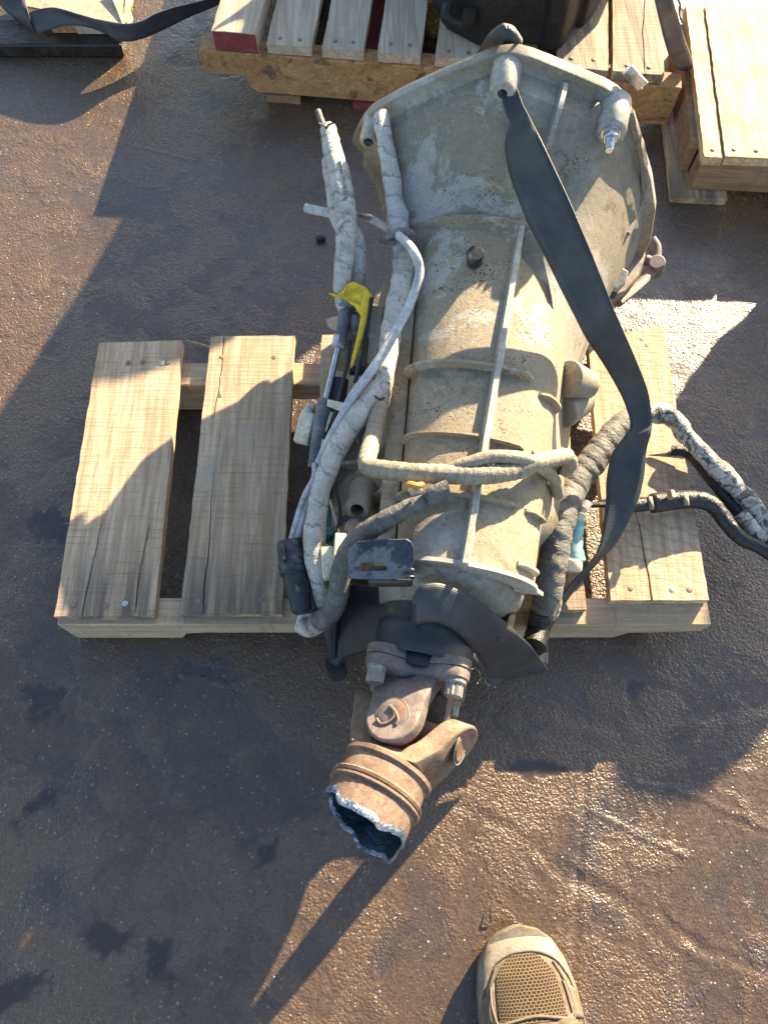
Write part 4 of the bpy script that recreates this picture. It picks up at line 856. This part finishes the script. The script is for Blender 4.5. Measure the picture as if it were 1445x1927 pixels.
for k, (x, y, z, rz, sz) in enumerate([(636, 1068, .252, .2, (.012, .03, .012)), (603, 1085, .222, -.1, (.010, .05, .012)), (655, 985, .225, .4, (.02, .02, .02)), (598, 930, .20, .1, (.012, .05, .014))]):
    mb = MB(); mb.box(at(x, y, z), sz, Matrix.Rotation(rz, 3, 'Z')); mb.build('connector', M['black_plastic' if k != 2 else 'grey_plastic'], WH, bevel=.0018)
# black round connector
cc = [at(545, 1020, .238), at(550, 1050, .236), at(555, 1075, .235), at(562, 1110, .233), at(566, 1138, .230), at(570, 1160, .226)]
ax_ = (cc[-1] - cc[0]).normalized()
mb = MB(); mb.lathe([(.0155, -.001), (.0165, .002), (.0175, .016), (.0175, .026), (.019, .028), (.019, .032), (.0178, .034), (.0188, .036), (.0188, .041), (.0165, .043), (.0160, .066), (.0135, .072), (.0125, .088), (.008, .092)], cc[0], ax_, 26); bcn = mb.build('connector', M['black_plastic'], WH, 40)
mb = MB(); mb.box(at(575, 1062, .228), (.010, .032, .016), Matrix.Rotation(R(12), 3, 'Z')); mb.box(at(533, 1040, .252), (.006, .022, .006), Matrix.Rotation(R(8), 3, 'Z')); mb.box(at(583, 1120, .222), (.012, .044, .014), Matrix.Rotation(R(10), 3, 'Z')); mb.build('latch', M['black_plastic'], bcn, bevel=.0015)
mb = MB(); mb.box(at(610, 985, .228), (.017, .050, .02), Matrix.Rotation(R(2), 3, 'Z')); mb.box(at(612, 1005, .230), (.024, .012, .024)); mb.build('connector', M['teal_plastic'], WH, bevel=.002)
mb = MB(); mb.box(at(640, 1034, .272), (.014, .036, .02), Matrix.Rotation(R(-3), 3, 'Z')); mb.box(at(618, 1060, .255), (.016, .04, .016), Matrix.Rotation(R(6), 3, 'Z')); mb.build('connector', M['cream_plastic'], WH, bevel=.002)
mb = MB(); mb.box(at(574, 806, .215), (.021, .044, .016), Matrix.Rotation(R(-14), 3, 'Z') @ Matrix.Rotation(R(14), 3, 'X')); cn = mb.build('connector', M['cream_plastic'], WH, bevel=.003)
mb = MB(); mb.box(at(593, 800, .212), (.014, .030, .006), Matrix.Rotation(R(-12), 3, 'Z')); mb.build('latch', M['cream_plastic'], cn, bevel=.001)
loom('torn_tape', [at(578, 782, .218), at(584, 768, .224), at(590, 758, .230)], lambda t: .0105 - .006 * t, 'white_tape', WH, 33, .02, .1, .16)

# shift cable
SH = empty('shift_cable', at(650, 700, .15), 'gear shift cable with bright yellow clip beside the white harness', 'cable')
def quadmesh(rows, name, mat, parent, th, sub=1): 
    mb = MB(); mb.grid(rows); return mb.build(name, M[mat], parent, smooth=60, solid=th, sub=sub)
zy = .292
mb = MB(); mb.prism([at(616, 549, zy), at(634, 553, zy + .004), at(645, 546, zy + .010), at(651, 534, zy + .014), at(664, 528, zy + .016), at(690, 540, zy + .014), at(702, 558, zy + .008), at(700, 582, zy + .002), at(688, 596, zy - .002), at(676, 590, zy), at(666, 574, zy + .002), at(648, 562, zy - .002), at(630, 556, zy - .003)], Vector((.001, .001, -.007))); mb.build('yellow_clip', M['yellow'], SH, smooth=50, bevel=.0025, seg=3)
yr = [[at(676, 562, zy + .004), at(690, 556, zy + .010), at(701, 556, zy + .004)], [at(680, 590, zy), at(690, 590, zy + .003), at(698, 588, zy)], [at(672, 630, zy - .012), at(680, 630, zy - .010), at(686, 628, zy - .012)], [at(664, 665, zy - .024), at(670, 665, zy - .022), at(675, 664, zy - .024)], [at(658, 694, zy - .034), at(661, 694, zy - .033), at(664, 693, zy - .034)]]
quadmesh(yr, 'yellow_clip', 'yellow', SH, .003, 2)
rodp = [at(653, 572, .272), at(650, 590, .268), at(644, 620, .262), at(640, 650, .258)]
mb = MB(); mb.cyl(at(655, 566, .276), at(653, 580, .272), .0145, .0135, 20); mb.build('cable_collar', M['grey_plastic'], SH, bevel=.002)
mb = MB(); mb.tube(rodp, [.0095, .0095, .0085, .0085], 16); mb.build('cable_sleeve', M['grey_plastic'], SH, bevel=.001)
mb = MB(); mb.cyl(at(640, 634, .259), at(636, 654, .256), .0095, .0095, 16); mb.build('sleeve_end', M['grey_wire'], SH, bevel=.001)
mb = MB(); mb.tube([at(637, 652, .256), at(625, 705, .246), at(612, 758, .236)], .0046, 12); mb.build('cable_rod', M['chrome'], SH)
mb = MB(); mb.tube([at(614, 752, .237), at(606, 790, .23), at(598, 835, .22), at(592, 880, .21)], [.011, .011, .010, .009], 14); mb.build('cable_sleeve', M['grey_plastic'], SH, bevel=.001)
mb = MB(); mb.tube([at(640, 712, .235), at(632, 770, .222), at(618, 840, .20)], [.012, .013, .012], 14); mb.build('rubber_boot', M['black_plastic'], SH, bevel=.002)
mb = MB(); mb.cyl(at(672, 590, .268), at(668, 620, .25), .0095, .012, 16); mb.build('cable_plug', M['grey_plastic'], SH, bevel=.002)
mb = MB(); mb.prism([at(617, 751, .262), at(645, 757, .266), at(650, 765, .266), at(642, 774, .264), at(615, 763, .26)], Vector((0, 0, -.002))); mb.prism([at(650, 757, .268), at(659, 744, .276), at(664, 764, .272), at(655, 770, .266)], Vector((.001, 0, -.002))); mb.build('tag', M['cream_plastic'], SH, smooth=0, bevel=.0006)
mb = MB(); mb.prism([at(622, 775, .24), at(627, 776, .24), at(614, 812, .232), at(610, 808, .232)], Vector((0, 0, -.004))); mb.prism([at(606, 826, .23), at(611, 828, .23), at(600, 870, .22), at(597, 860, .22)], Vector((0, 0, -.004))); mb.build('wood_sliver', M['cream_plastic'], SH, smooth=0)

# right hand harness
RH = empty('wiring_harness', at(1050, 1000, .1), 'thick dusty black taped harness right of the gearbox with a pale green connector', 'wiring harness')
Fm = [at(1205, 782, 0.1650), at(1180, 793, 0.1709), at(1155, 816, 0.1702), at(1128, 850, 0.1675), at(1102, 884, 0.1628), at(1078, 918, 0.1600), at(1062, 955, 0.1630), at(1050, 1000, 0.1590), at(1042, 1045, 0.1510), at(1035, 1085, 0.1400), at(1030, 1120, 0.1270), at(1022, 1150, 0.1130), at(1014, 1180, 0.0970), at(1006, 1212, 0.1054)]
o = loom('black_trunk', Fm, lambda t: .0175 + .0035 * math.sin(math.pi * min(1, t * 1.1)) - .004 * max(0, t - .8) * 5, 'grey_tape', RH, 41, .021, .075, .05, 18)
loom('oily_trunk_end', [at(1020, 1152, 0.1155), at(1012, 1185, 0.0990), at(1004, 1218, 0.1141)], .0165, 'dark_tape', RH, 42, .012, .06, .03, 18)
loom('thin_branch', [at(1040, 1100, 0.1350), at(1046, 1125, 0.1230), at(1042, 1150, 0.1100), at(1034, 1162, 0.1050)], .0085, 'tan_tape', RH, 43, .01, .08, .04)
Gb = [at(1172, 796, .176), at(1196, 784, .172), at(1236, 777, .166), at(1268, 790, .160), at(1292, 822, .15), at(1330, 862, .136), at(1372, 905, .12), at(1410, 945, .105), at(1440, 990, .095), at(1460, 1040, .085), at(1500, 1090, .08)]
loom('torn_white_branch', Gb, lambda t: .0125 + .0025 * math.sin(t * 9) ** 2, 'birch_tape', RH, 45, .03, .08, .09, 16)
Hb = [at(1262, 848, .115), at(1290, 852, .118), at(1312, 872, .115), at(1350, 918, .105), at(1395, 972, .095), at(1425, 1005, .09), at(1460, 1035, .08)]
loom('thin_black_branch', Hb, lambda t: .0085 if t < .7 else .011, 'dark_tape', RH, 47, .02, .05, .03)
loom('white_wrap', [at(1390, 966, .102), at(1420, 1000, .096), at(1436, 1016, .092)], .0115, 'birch_tape', RH, 48, .02, .05, .1)
mb = MB(); mb.prism([at(1218, 855, .106), at(1258, 848, .112), at(1290, 846, .116), at(1288, 862, .113), at(1256, 858, .11)], Vector((0, 0, -.006))); mb.build('foil_end', M['birch_tape'], RH, bevel=.002)
Ib = [at(1088, 948, .15), at(1130, 950, .15), at(1170, 950, .145), at(1200, 950, .132), at(1240, 945, .128), at(1285, 940, .126), at(1320, 942, .122), at(1345, 955, .116), at(1368, 985, .108), at(1395, 1014, .10), at(1430, 1030, .092), at(1465, 1055, .085), at(1500, 1100, .08)]
loom('oily_branch', Ib, lambda t: .004 if t < .12 else (.0105 if t < .3 else .0125 + .002 * math.sin(t * 6)), 'dark_tape', RH, 50, .012, .05, .03, 16)
loom('tape_band', [at(1221, 936, .1385), at(1224, 947, .1385), at(1226, 958, .134)], .004, 'tan_tape', RH, 51)
loom('tape_band', [at(1288, 930, .136), at(1290, 940, .138), at(1291, 950, .134)], .004, 'tan_tape', RH, 52)
mb = MB(); mb.box(at(1262, 931, .150), (.007, .012, .010), Matrix.Rotation(.4, 3, 'Y')); mb.build('clip_stub', M['tan_tape'], RH, bevel=.001)
# hooked end of the cross branch
loom('hooked_end', [at(1048, 862, .322), at(1062, 858, .318), at(1074, 866, .308), at(1072, 880, .295), at(1060, 888, .285)], .0075, 'tan_tape', RH, 55, .012, .08, .06)
loom('hooked_end', [at(1044, 876, .29), at(1056, 882, .284), at(1070, 874, .29)], .008, 'dark_tape', RH, 56)
# green connector
gc = [at(1086, 972, 0.1510), at(1082, 1010, 0.1450), at(1077, 1055, 0.1380), at(1073, 1090, 0.1330)]
ga = (gc[-1] - gc[0]).normalized()
mb = MB(); mb.lathe([(.0105, .004), (.0105, .028), (.0118, .030), (.0118, .062), (.0100, .066)], gc[0], ga, 22); gcn = mb.build('connector', M['green_plastic'], RH, smooth=40)
mb = MB(); mb.box(at(1092, 1042, 0.1410), (.008, .024, .010), Matrix.Rotation(R(7), 3, 'Z')); mb.box(at(1066, 1046, 0.1450), (.008, .02, .008), Matrix.Rotation(R(7), 3, 'Z')); mb.build('latch', M['green_plastic'], gcn, bevel=.001)
ec = MB(); ec.lathe([(.0108, -.004), (.0138, -.002), (.0138, .006), (.0115, .008)], gc[0], ga, 22); ec.build('end_cap', M['cream_plastic'], gcn); mb = MB(); mb.lathe([(.0118, .062), (.0142, .064), (.0142, .075), (.0118, .078)], gc[0], ga, 22); mb.build('end_cap', M['cream_plastic'], gcn)
for dx in (-5, 0, 5): loom('wire', [gc[0] - ga * .001 + Vector((dx * .0008, 0, 0)), at(1092 + dx, 962, .153), at(1101 + dx * .4, 950, .155)], .0022, 'grey_wire', RH, 60 + dx, .05, 0, .02, 6)
mb = MB(); mb.cyl(at(1098, 958, .155), at(1107, 945, .157), .0068, .006, 14); mb.build('wire_seal', M['grey_wire'], RH, bevel=.001)
# ---------------------------------------------------------------- shoe
SHO = empty('shoe', at(985, 1850, 0), 'dusty tan trail shoe with a perforated brown mesh toe, at the near edge', 'shoe')
toe = at(966, 1737, .0); toe.z = 0
sd = Vector((.10, -1, 0)).normalized(); sx = Vector((1, .10, 0)).normalized()     # heelwards / right
def S(t, x, z): return toe + sd * t + sx * x + Vector((0, 0, z))
TT = [0, .006, .018, .04, .07, .10, .13, .17, .21, .25, .28, .296, .302]
WL = [.004, .026, .042, .055, .061, .063, .061, .054, .046, .044, .042, .030, .006]     # half width left
WR = [.004, .026, .041, .054, .062, .066, .066, .060, .050, .045, .042, .030, .006]
TTf = np.linspace(0, .302, 46)
wl = lambda t: float(np.interp(t, TT, WL)); wr = lambda t: float(np.interp(t, TT, WR))
def sole_ring(k, z, dz=0):
    a = [S(t, -wl(t) * k, z + .012 * max(0, 1 - t / .05) ** 2) for t in TTf]; b = [S(t, wr(t) * k, z + .012 * max(0, 1 - t / .05) ** 2) for t in TTf[::-1]]
    return a + b
mb = MB(); mb.loft([sole_ring(.95, .001), sole_ring(1.0, .006), sole_ring(1.0, .018), sole_ring(.965, .024), sole_ring(.93, .0265)]); 
M['shoe_sole'] = grime('dusty_shoe_rubber', (.125, .102, .076), (.19, .158, .115), 30, [((.20, .15, .09), 25, .55, .7, .7, .8), ((.46, .44, .39), 18, .6, .72, .5, .6)], rough=(.55, .8), bumps=((250, .5), (60, .4)))
M['shoe_suede'] = grime('dusty_tan_suede', (.13, .10, .073), (.20, .158, .115), 30, [((.22, .15, .08), 22, .55, .7, .7, .9)], rough=(.75, .95), bumps=((500, .7), (60, .5)), spec=.15)
M['shoe_toe'] = grime('scuffed_toe_rand', (.16, .135, .105), (.25, .215, .17), 26, [((.30, .22, .13), 24, .52, .68, .8, .8)], rough=(.5, .75), bumps=((200, .5), (40, .5)))
def mesh_mat():
    g = NG('perforated_shoe_mesh'); v = g.coord('UV', (1, 1, 1), rand=False)
    nd = g.n('TexBrick') ; nd.offset = .5; nd.squash = 1
    nd.inputs['Scale'].default_value = 1; nd.inputs['Brick Width'].default_value = .0038; nd.inputs['Row Height'].default_value = .0034; nd.inputs['Mortar Size'].default_value = .0009; nd.inputs['Mortar Smooth'].default_value = .9
    wv = g.n('VectorMath', operation='MULTIPLY_ADD'); nn_ = g.n('TexNoise'); nn_.inputs['Scale'].default_value = 90; g.l(v, nn_.inputs['Vector']); g.l(nn_.outputs['Color'], wv.inputs[0]); wv.inputs[1].default_value = (.0022, .0022, 0); g.l(v, wv.inputs[2]); g.l(wv.outputs[0], nd.inputs['Vector']); f = g.n('Mix', data_type='FLOAT'); hole = g.ramp(nd.outputs['Fac'], .35, .75, 1, 0)
    vo = g.coord('Object'); c = g.mix(g.noise(vo, 60, 4), (.13, .09, .055), (.20, .145, .09)); col = g.mix(hole, c, (.028, .018, .011)); g.bump(g.math('SUBTRACT', 1, hole), .003, 1); return g.set(col, .85, 0, .2)
M['shoe_mesh'] = mesh_mat()
mb = MB(); mb.loft([sole_ring(.90, .02), sole_ring(.90, .03)]); 
sole = MB(); sole.loft([sole_ring(.95, .001), sole_ring(1.0, .006), sole_ring(1.0, .019), sole_ring(.97, .025), sole_ring(.90, .0265)]); sole.build('sole', M['shoe_sole'], SHO, smooth=45)
def up_h(t): return float(np.interp(t, [.006, .02, .05, .08, .11, .15, .19, .23, .27, .298], [.026, .038, .054, .062, .070, .084, .098, .094, .092, .080]))
def up_pt(t, u, off=0):
    """u -1..1 across; upper surface of the shoe"""
    h = up_h(t); a = u * math.pi / 2; w = (wl(t) if u < 0 else wr(t)) * .955
    ex = .62; sn = math.copysign(abs(math.sin(a)) ** .9, a); cs = abs(math.cos(a)) ** ex
    return S(t + .001, sn * (w + off), .022 + (h - .022 + off) * cs)
ts = np.linspace(.005, .298, 50); us = np.linspace(-1, 1, 29)
mb = MB(); mb.grid([[up_pt(t, u) for u in us] for t in ts]); mb.build('upper', M['shoe_suede'], SHO, smooth=60)
# toe rand: light rubber band round the front, open in the middle for the mesh
def toe_edge(u): return .078 - .050 * (1 - abs(u) ** 2.2) + (.055 * max(0, abs(u) - .55) if True else 0)
rows = []
for k in range(13):
    rows.append([up_pt(.004 + (toe_edge(u) - .004) * k / 12 if k else .003, u, .0022 if k < 12 else .0004) for u in us])
mb = MB(); mb.grid(rows); mb.build('toe_rand', M['shoe_toe'], SHO, smooth=60, solid=.0012)
rows = []; uv = []
for t in np.linspace(.028, .098, 22):
    k = min(1, (t - .020) / .030); uspan = .44 * k ** .6
    uu = np.linspace(-uspan * 1.05, uspan * .92, 18); rows.append([up_pt(t, u, .0008) for u in uu]); uv.append([(u * .075, t) for u in uu])
mb = MB(); mb.grid(rows, uv); mb.build('mesh_panel', M['shoe_mesh'], SHO, smooth=60)
rows = []; uv = []
for t in np.linspace(.088, .150, 16):
    uu = np.linspace(.62, .80, 6); rows.append([up_pt(t, u + (t - .09) * 1.2, .0008) for u in uu]); uv.append([(u * .085, t) for u in uu])
mb = MB(); mb.grid(rows, uv); mb.build('mesh_panel', M['shoe_mesh'], SHO, smooth=60)
def seam(pp, r, name, mat):
    mb = MB(); mb.tube(catmull([up_pt(t, u, .0014) for t, u in pp], 6), r, 8); return mb.build(name, M[mat], SHO)
seam([(.100, -.52), (.096, -.3), (.092, 0), (.096, .25), (.100, .48)], .0019, 'seam', 'shoe_suede')
seam([(.040, .45), (.065, .56), (.09, .60), (.102, .50)], .0016, 'seam', 'shoe_suede')
seam([(.040, -.45), (.065, -.60), (.09, -.62), (.104, -.55)], .0016, 'seam', 'shoe_suede')
seam([(.05, .70), (.085, .80), (.12, .86), (.16, .9)], .0016, 'seam', 'shoe_suede')
rows = [[up_pt(t, u, .002 + .003 * (1 - (u / .4) ** 2)) for u in np.linspace(-.34, .34, 9)] for t in np.linspace(.104, .20, 10)]
mb = MB(); mb.grid(rows); mb.build('tongue', M['shoe_suede'], SHO, smooth=60, solid=.002)
def overlay(name, tf0, tf1, u0, u1, off, mat, n=12):
    rows = []
    for k in range(9):
        rows.append([up_pt(tf0(u) + (tf1(u) - tf0(u)) * k / 8, u, off) for u in np.linspace(u0, u1, n)])
    mb = MB(); mb.grid(rows); return mb.build(name, M[mat], SHO, smooth=60, solid=.0016)
overlay('side_overlay', lambda u: .060 + .05 * (u - .5), lambda u: .098 + .02 * (u - .5), .50, .93, .0014, 'shoe_suede')
overlay('side_overlay', lambda u: .055 - .05 * (u + .5), lambda u: .112 - .03 * (u + .5), -.50, -.95, .0014, 'shoe_suede')
overlay('eyestay', lambda u: .094 + .010 * (1 - abs(u) / .5) , lambda u: .108 + .004 * abs(u), -.5, .5, .0020, 'shoe_suede')
overlay('eyestay', lambda u: .104, lambda u: .195, -.62, -.34, .0034, 'shoe_suede', 7)
overlay('eyestay', lambda u: .104, lambda u: .195, .34, .62, .0034, 'shoe_suede', 7)
for k, t in enumerate((.110, .126, .144, .162)):
    for sg in (-1, 1):
        mb = MB(); c = up_pt(t, sg * .42, .0044); mb.lathe([(.0035, 0), (.0035, .002), (.0018, .0022)], c, Vector((sg * .5, 0, 1)), 12); mb.build('eyelet', M['bolt_dull'], SHO)
    mb = MB(); mb.tube(catmull([up_pt(t, -.42, .006), up_pt(t + .003, -.15, .0095), up_pt(t + .006, .15, .0095), up_pt(t + .010, .42, .006)], 6), .0024, 8); mb.build('lace', M['shoe_toe'], SHO)
mb = MB(); mb.tube(catmull([up_pt(.106, -.26, .004), up_pt(.112, -.18, .008), up_pt(.122, -.10, .010), up_pt(.130, -.06, .010), up_pt(.145, -.02, .010), up_pt(.16, -.05, .009)], 6), .0026, 8); mb.build('lace', M['shoe_toe'], SHO)
mb = MB(); mb.tube(catmull([up_pt(.060, -.56, .002), up_pt(.075, -.54, .004), up_pt(.090, -.50, .004), up_pt(.104, -.46, .002)], 6), .0012, 6); mb.build('loose_thread', M['shoe_toe'], SHO)
mb = MB(); rr = []
for z, kx, ky in ((.085, .9, 1.0), (.105, .85, .95), (.125, .78, .9), (.13, .6, .8)):
    rr.append([S(.235 + .055 * ky * math.cos(a), .036 * kx * math.sin(a), z) for a in np.linspace(0, 2 * math.pi, 26, endpoint=False)])
mb.loft(rr); mb.build('collar', M['shoe_suede'], SHO, smooth=50)

# ---------------------------------------------------------------- things at the back
PN = Vector((SUN_DIR.y, -SUN_DIR.x, 0))
def housing(name, sil, org, layers, mat, label, lumps=(), seed=1):
    """shadow casting body: its upright outline (w, z) is carried through its depth in tapering slices"""
    root = empty(name, org, label, 'gearbox'); mb = MB(); rings = []
    zc = sum(p[1] for p in sil) / len(sil); wc = sum(p[0] for p in sil) / len(sil)
    sm = catmull([(p[0], p[1], 0) for p in sil] + [(sil[0][0], sil[0][1], 0)], 4)[:-1]
    z0 = min(p[1] for p in sil)
    for d, k in layers:
        r = []
        for i, p in enumerate(sm):
            j = (n1(i * .9, seed) - .5) * .006
            r.append(Vector((org[0], org[1], 0)) + PN * (wc + (p.x - wc) * k + j) + SUN_DIR * d + Vector((0, 0, (z0 + (p.y - z0) * (.25 + .75 * k)) if k > .88 else zc * .85 + (p.y - zc * .85) * k)))
        rings.append(r)
    mb.loft(rings); mb.build('shade_caster', mat, root, smooth=35, bevel=.004, seg=2); return root
FO = Vector((.25, 1.75, 0))
def shadow_to(px, py, pl, z=0.0):
    """where the sun ray through this ground point crosses the upright plane at pl that faces the sun"""
    g_ = at(px, py, z); t = (pl - g_).dot(SUN_DIR) / SUN_V.dot(SUN_DIR); return g_ + SUN_V * t
FS_ = []  # far body's outline, traced back from the shade's edge on the ground
for q in [(390, 20), (330, 90), (270, 220), (215, 328), (258, 338), (165, 412), (230, 388), (200, 460), (130, 575), (60, 680), (0, 770)]:
    p = shadow_to(q[0], q[1], FO); FS_.append(((p - FO).dot(PN), p.z))
w_, z_ = FS_[-1]; FS_ = [(FS_[0][0] - .005, .12)] + FS_ + [(w_ + .05, z_ + .05), (w_ + .14, z_ + .07), (w_ + .24, z_ + .03), (w_ + .32, z_ - .06), (w_ + .36, .12)]
g2 = housing('gearbox', FS_, (.25, 1.75, 0), [(.10, .30), (.09, .62), (.006, .885), (0, .96), (.008, 1), (.022, 1), (.03, .96), (.05, .80), (.12, .55), (.34, .40), (.36, .34)], M['alu'], 'dark oily gearbox on the weathered pallet behind, its unseen body shaped to cast shade', seed=3)
bo = [at(838, 40, .14), at(862, 62, .13), at(880, 72, .13), at(905, 84, .13), at(940, 84, .13), at(985, 78, .13), at(1012, 80, .13), at(1022, 92, .128), at(1050, 92, .128), at(1062, 82, .13), at(1085, 40, .135), at(1100, 38, .14), at(1106, 24, .15), at(1128, -20, .18)]
bk = [at(1150, -60, .18), at(1130, -140, .16), at(820, -140, .16), at(800, -40, .15)]
ol = bo + bk; cen = sum(ol, Vector()) / len(ol); rings = []
for k, dz in ((.97, -.006), (1.0, .006), (1.0, .05), (.96, .09), (.86, .13), (.6, .15)):
    rings.append([Vector((cen.x + (p.x - cen.x) * k, cen.y + (p.y - cen.y) * k, .128 + dz + (n1(i * 1.7, 5) - .5) * .012 * (1 if dz > .02 else 0))) for i, p in enumerate(ol)])
mb = MB(); mb.loft(rings); mb.build('black_cover', M['black_cover'], g2, smooth=35, bevel=.006, seg=3)
mb = MB(); mb.tube(catmull([at(842, 8, .19), at(838, 30, .18), at(852, 44, .17), at(876, 48, .17), at(884, 20, .2)], 6), .012, 10, squash=.6); mb.build('cover_lip', M['black_cover'], g2)
# unseen body added on the pine pallet, right of the picture, shaped to cast shade
RS_ = [(-.03, .11), (-.045, .19), (-.064, .228), (-.07, .275), (-.068, .30), (-.03, .36), (.03, .435), (.09, .47), (.118, .48), (.16, .50), (.20, .498), (.25, .486), (.28, .46), (.30, .42), (.312, .32), (.32, .11)]
housing('gearbox', RS_, (1.0, 1.25, 0), [(.09, .30), (.08, .62), (.006, .885), (0, .97), (.008, 1), (.020, 1), (.028, .96), (.05, .80), (.11, .55), (.30, .40), (.32, .34)], M['alu'], 'unseen gearbox shape added on the pine pallet at the right to cast shade', seed=9)

# low skid, board and sling at the upper left
P4 = empty('timber_skid', at(60, 80, 0), 'oil blackened low timber skid lying at the upper left', 'skid')
y0 = at(120, 84, .03).y
mb = MB(); mb.box((-.86, y0 + .04, .015), (.62, .08, .030)); mb.build('beam', M['oil_wood'], P4, bevel=.004)
mb = MB(); mb.box((-.86, y0 + .32, .015), (.62, .08, .030)); mb.build('beam', M['oil_wood'], P4, bevel=.004)
mb = MB(); mb.box(at(192, 56, .045) + Vector((0, .03, 0)), (.11, .05, .028)); mb.build('block', M['plank_grey'], P4, bevel=.002)
mb = MB(); mb.box(at(122, 54, .045) + Vector((0, .03, 0)), (.06, .05, .028)); mb.build('block', M['stringer_orange'], P4, bevel=.002)
CR = empty('sheet_panel', at(140, 0, .06), 'tan sheet panel with a pale folded corner lying on the blackened skid', 'panel')
k0 = at(231, 45, .066); kr = at(252, -30, .066); kl = at(30, 8, .066)
mb = MB(); mb.prism([k0, kr, at(120, -120, .066), at(-60, -60, .066), kl], Vector((0, 0, -.004))); mb.build('sheet', M['beige_cast'], CR, smooth=0, bevel=.001)
mb = MB(); mb.prism([k0 + Vector((0, 0, .002)), at(213, 0, .074), at(205, -24, .078), at(236, -24, .070)], Vector((0, 0, -.0015))); mb.build('folded_corner', M['plank_pine'], CR, smooth=0)
mb = MB(); mb.prism([at(233, 46, .060), at(250, 6, .060), at(256, -30, .060), at(240, -30, .072), at(236, 5, .072)], Vector((0, 0, -.003))); mb.build('edge_strip', M['plank_pine'], CR, smooth=0)
SL = empty('lifting_strap', at(180, 50, .1), 'slack slate grey webbing strap lying across the front of the tan sheet', 'strap')
up_ = [(420, -22, .06), (387, 0, .065), (330, 13, .07), (291, 26, .075), (262, 41, .078), (230, 45, .082), (189, 38, .085), (151, 28, .086), (110, 16, .086), (87, 15, .082), (60, 22, .078), (50, 32, .072)]
dn_ = [(440, -8, .02), (408, 10, .02), (360, 30, .025), (320, 50, .03), (280, 68, .035), (250, 77, .04), (222, 76, .045), (198, 62, .05), (166, 51, .055), (128, 48, .055), (100, 55, .05), (72, 62, .045), (62, 60, .045)]
mb = MB(); ribbon(mb, [at(*p) for p in up_], [at(*p) for p in dn_][:12], 5, .002); mb.build('strap_run', M['webbing_blue'], SL, smooth=60, solid=.0022)
mb = MB(); ribbon(mb, [at(-20, -20, .09), at(0, 8, .08), at(20, 28, .07), at(45, 47, .055), at(60, 58, .045)], [at(45, -20, .10), at(48, 0, .092), at(53, 20, .085), at(58, 40, .07), at(64, 60, .05)], 4); mb.build('strap_run', M['webbing'], SL, smooth=60, solid=.0022)
SG = empty('lifting_strap', at(1290, 100, .05), 'grey webbing strap hanging between the weathered pallet and the sunlit pine pallet', 'strap')
mb = MB(); ribbon(mb, [at(1226, -40, .34), at(1231, 0, .30), at(1243, 50, .24), at(1252, 87, .185), at(1262, 116, .13), at(1274, 130, .10), at(1290, 134, .085)], [at(1258, -40, .34), at(1266, 0, .30), at(1276, 33, .25), at(1287, 72, .20), at(1297, 100, .15), at(1303, 118, .115), at(1304, 128, .09)], 5, .0015); mb.build('strap_run', M['webbing_grey'], SG, smooth=60, solid=.0022)
mb = MB(); ribbon(mb, [at(1282, -8, .09), at(1279, 22, .085), at(1280, 38, .075), at(1292, 50, .06), at(1318, 60, .05), at(1345, 62, .05)], [at(1268, -10, .10), at(1278, 8, .09), at(1290, 14, .082), at(1300, 20, .074), at(1326, 26, .066), at(1345, 28, .06)], 4, .003); mb.build('strap_tail', M['webbing_grey'], SG, smooth=60, solid=.0022)
# splinter and pebble lying on the ground
mb = MB(); mb.tube([at(350, 641, .012), at(372, 648, .011), at(400, 655, .010)], [.0012, .0035, .0028], 6, squash=.5); tag(mb.build('wood_splinter', M['plank'], smooth=0), 'pale wood splinter lying behind the second board of the near pallet', 'splinter')
mb = MB(); c_ = at(604, 449, .004); rr = []
for z, k in ((-.004, .7), (0, 1), (.004, .9), (.007, .45)): rr.append([c_ + Vector((.011 * k * math.cos(a), .0065 * k * math.sin(a), z)) for a in np.linspace(0, 2 * math.pi, 16, endpoint=False)])
mb.loft(rr); tag(mb.build('pebble', M['black_cast'], sub=1, smooth=60), 'smooth dark wet pebble left of the white harness', 'pebble')
mb = MB(); mb.tube([at(924, 1700, .006), at(921, 1720, .008), at(925, 1735, .004)], [.0006, .0012, .0008], 6); tag(mb.build('twig', M['oil_wood'], smooth=0), 'tiny dark twig just in front of the shoe toe', 'twig')
mb = MB(); mb.tube([at(1090, 652, .15), at(1092, 668, .155), at(1086, 690, .15)], [.002, .009, .006], 8, squash=.5); tag(mb.build('wood_splinter', M['rust'], smooth=30), 'reddish brown splinter standing beside the right flank of the gearbox', 'splinter')
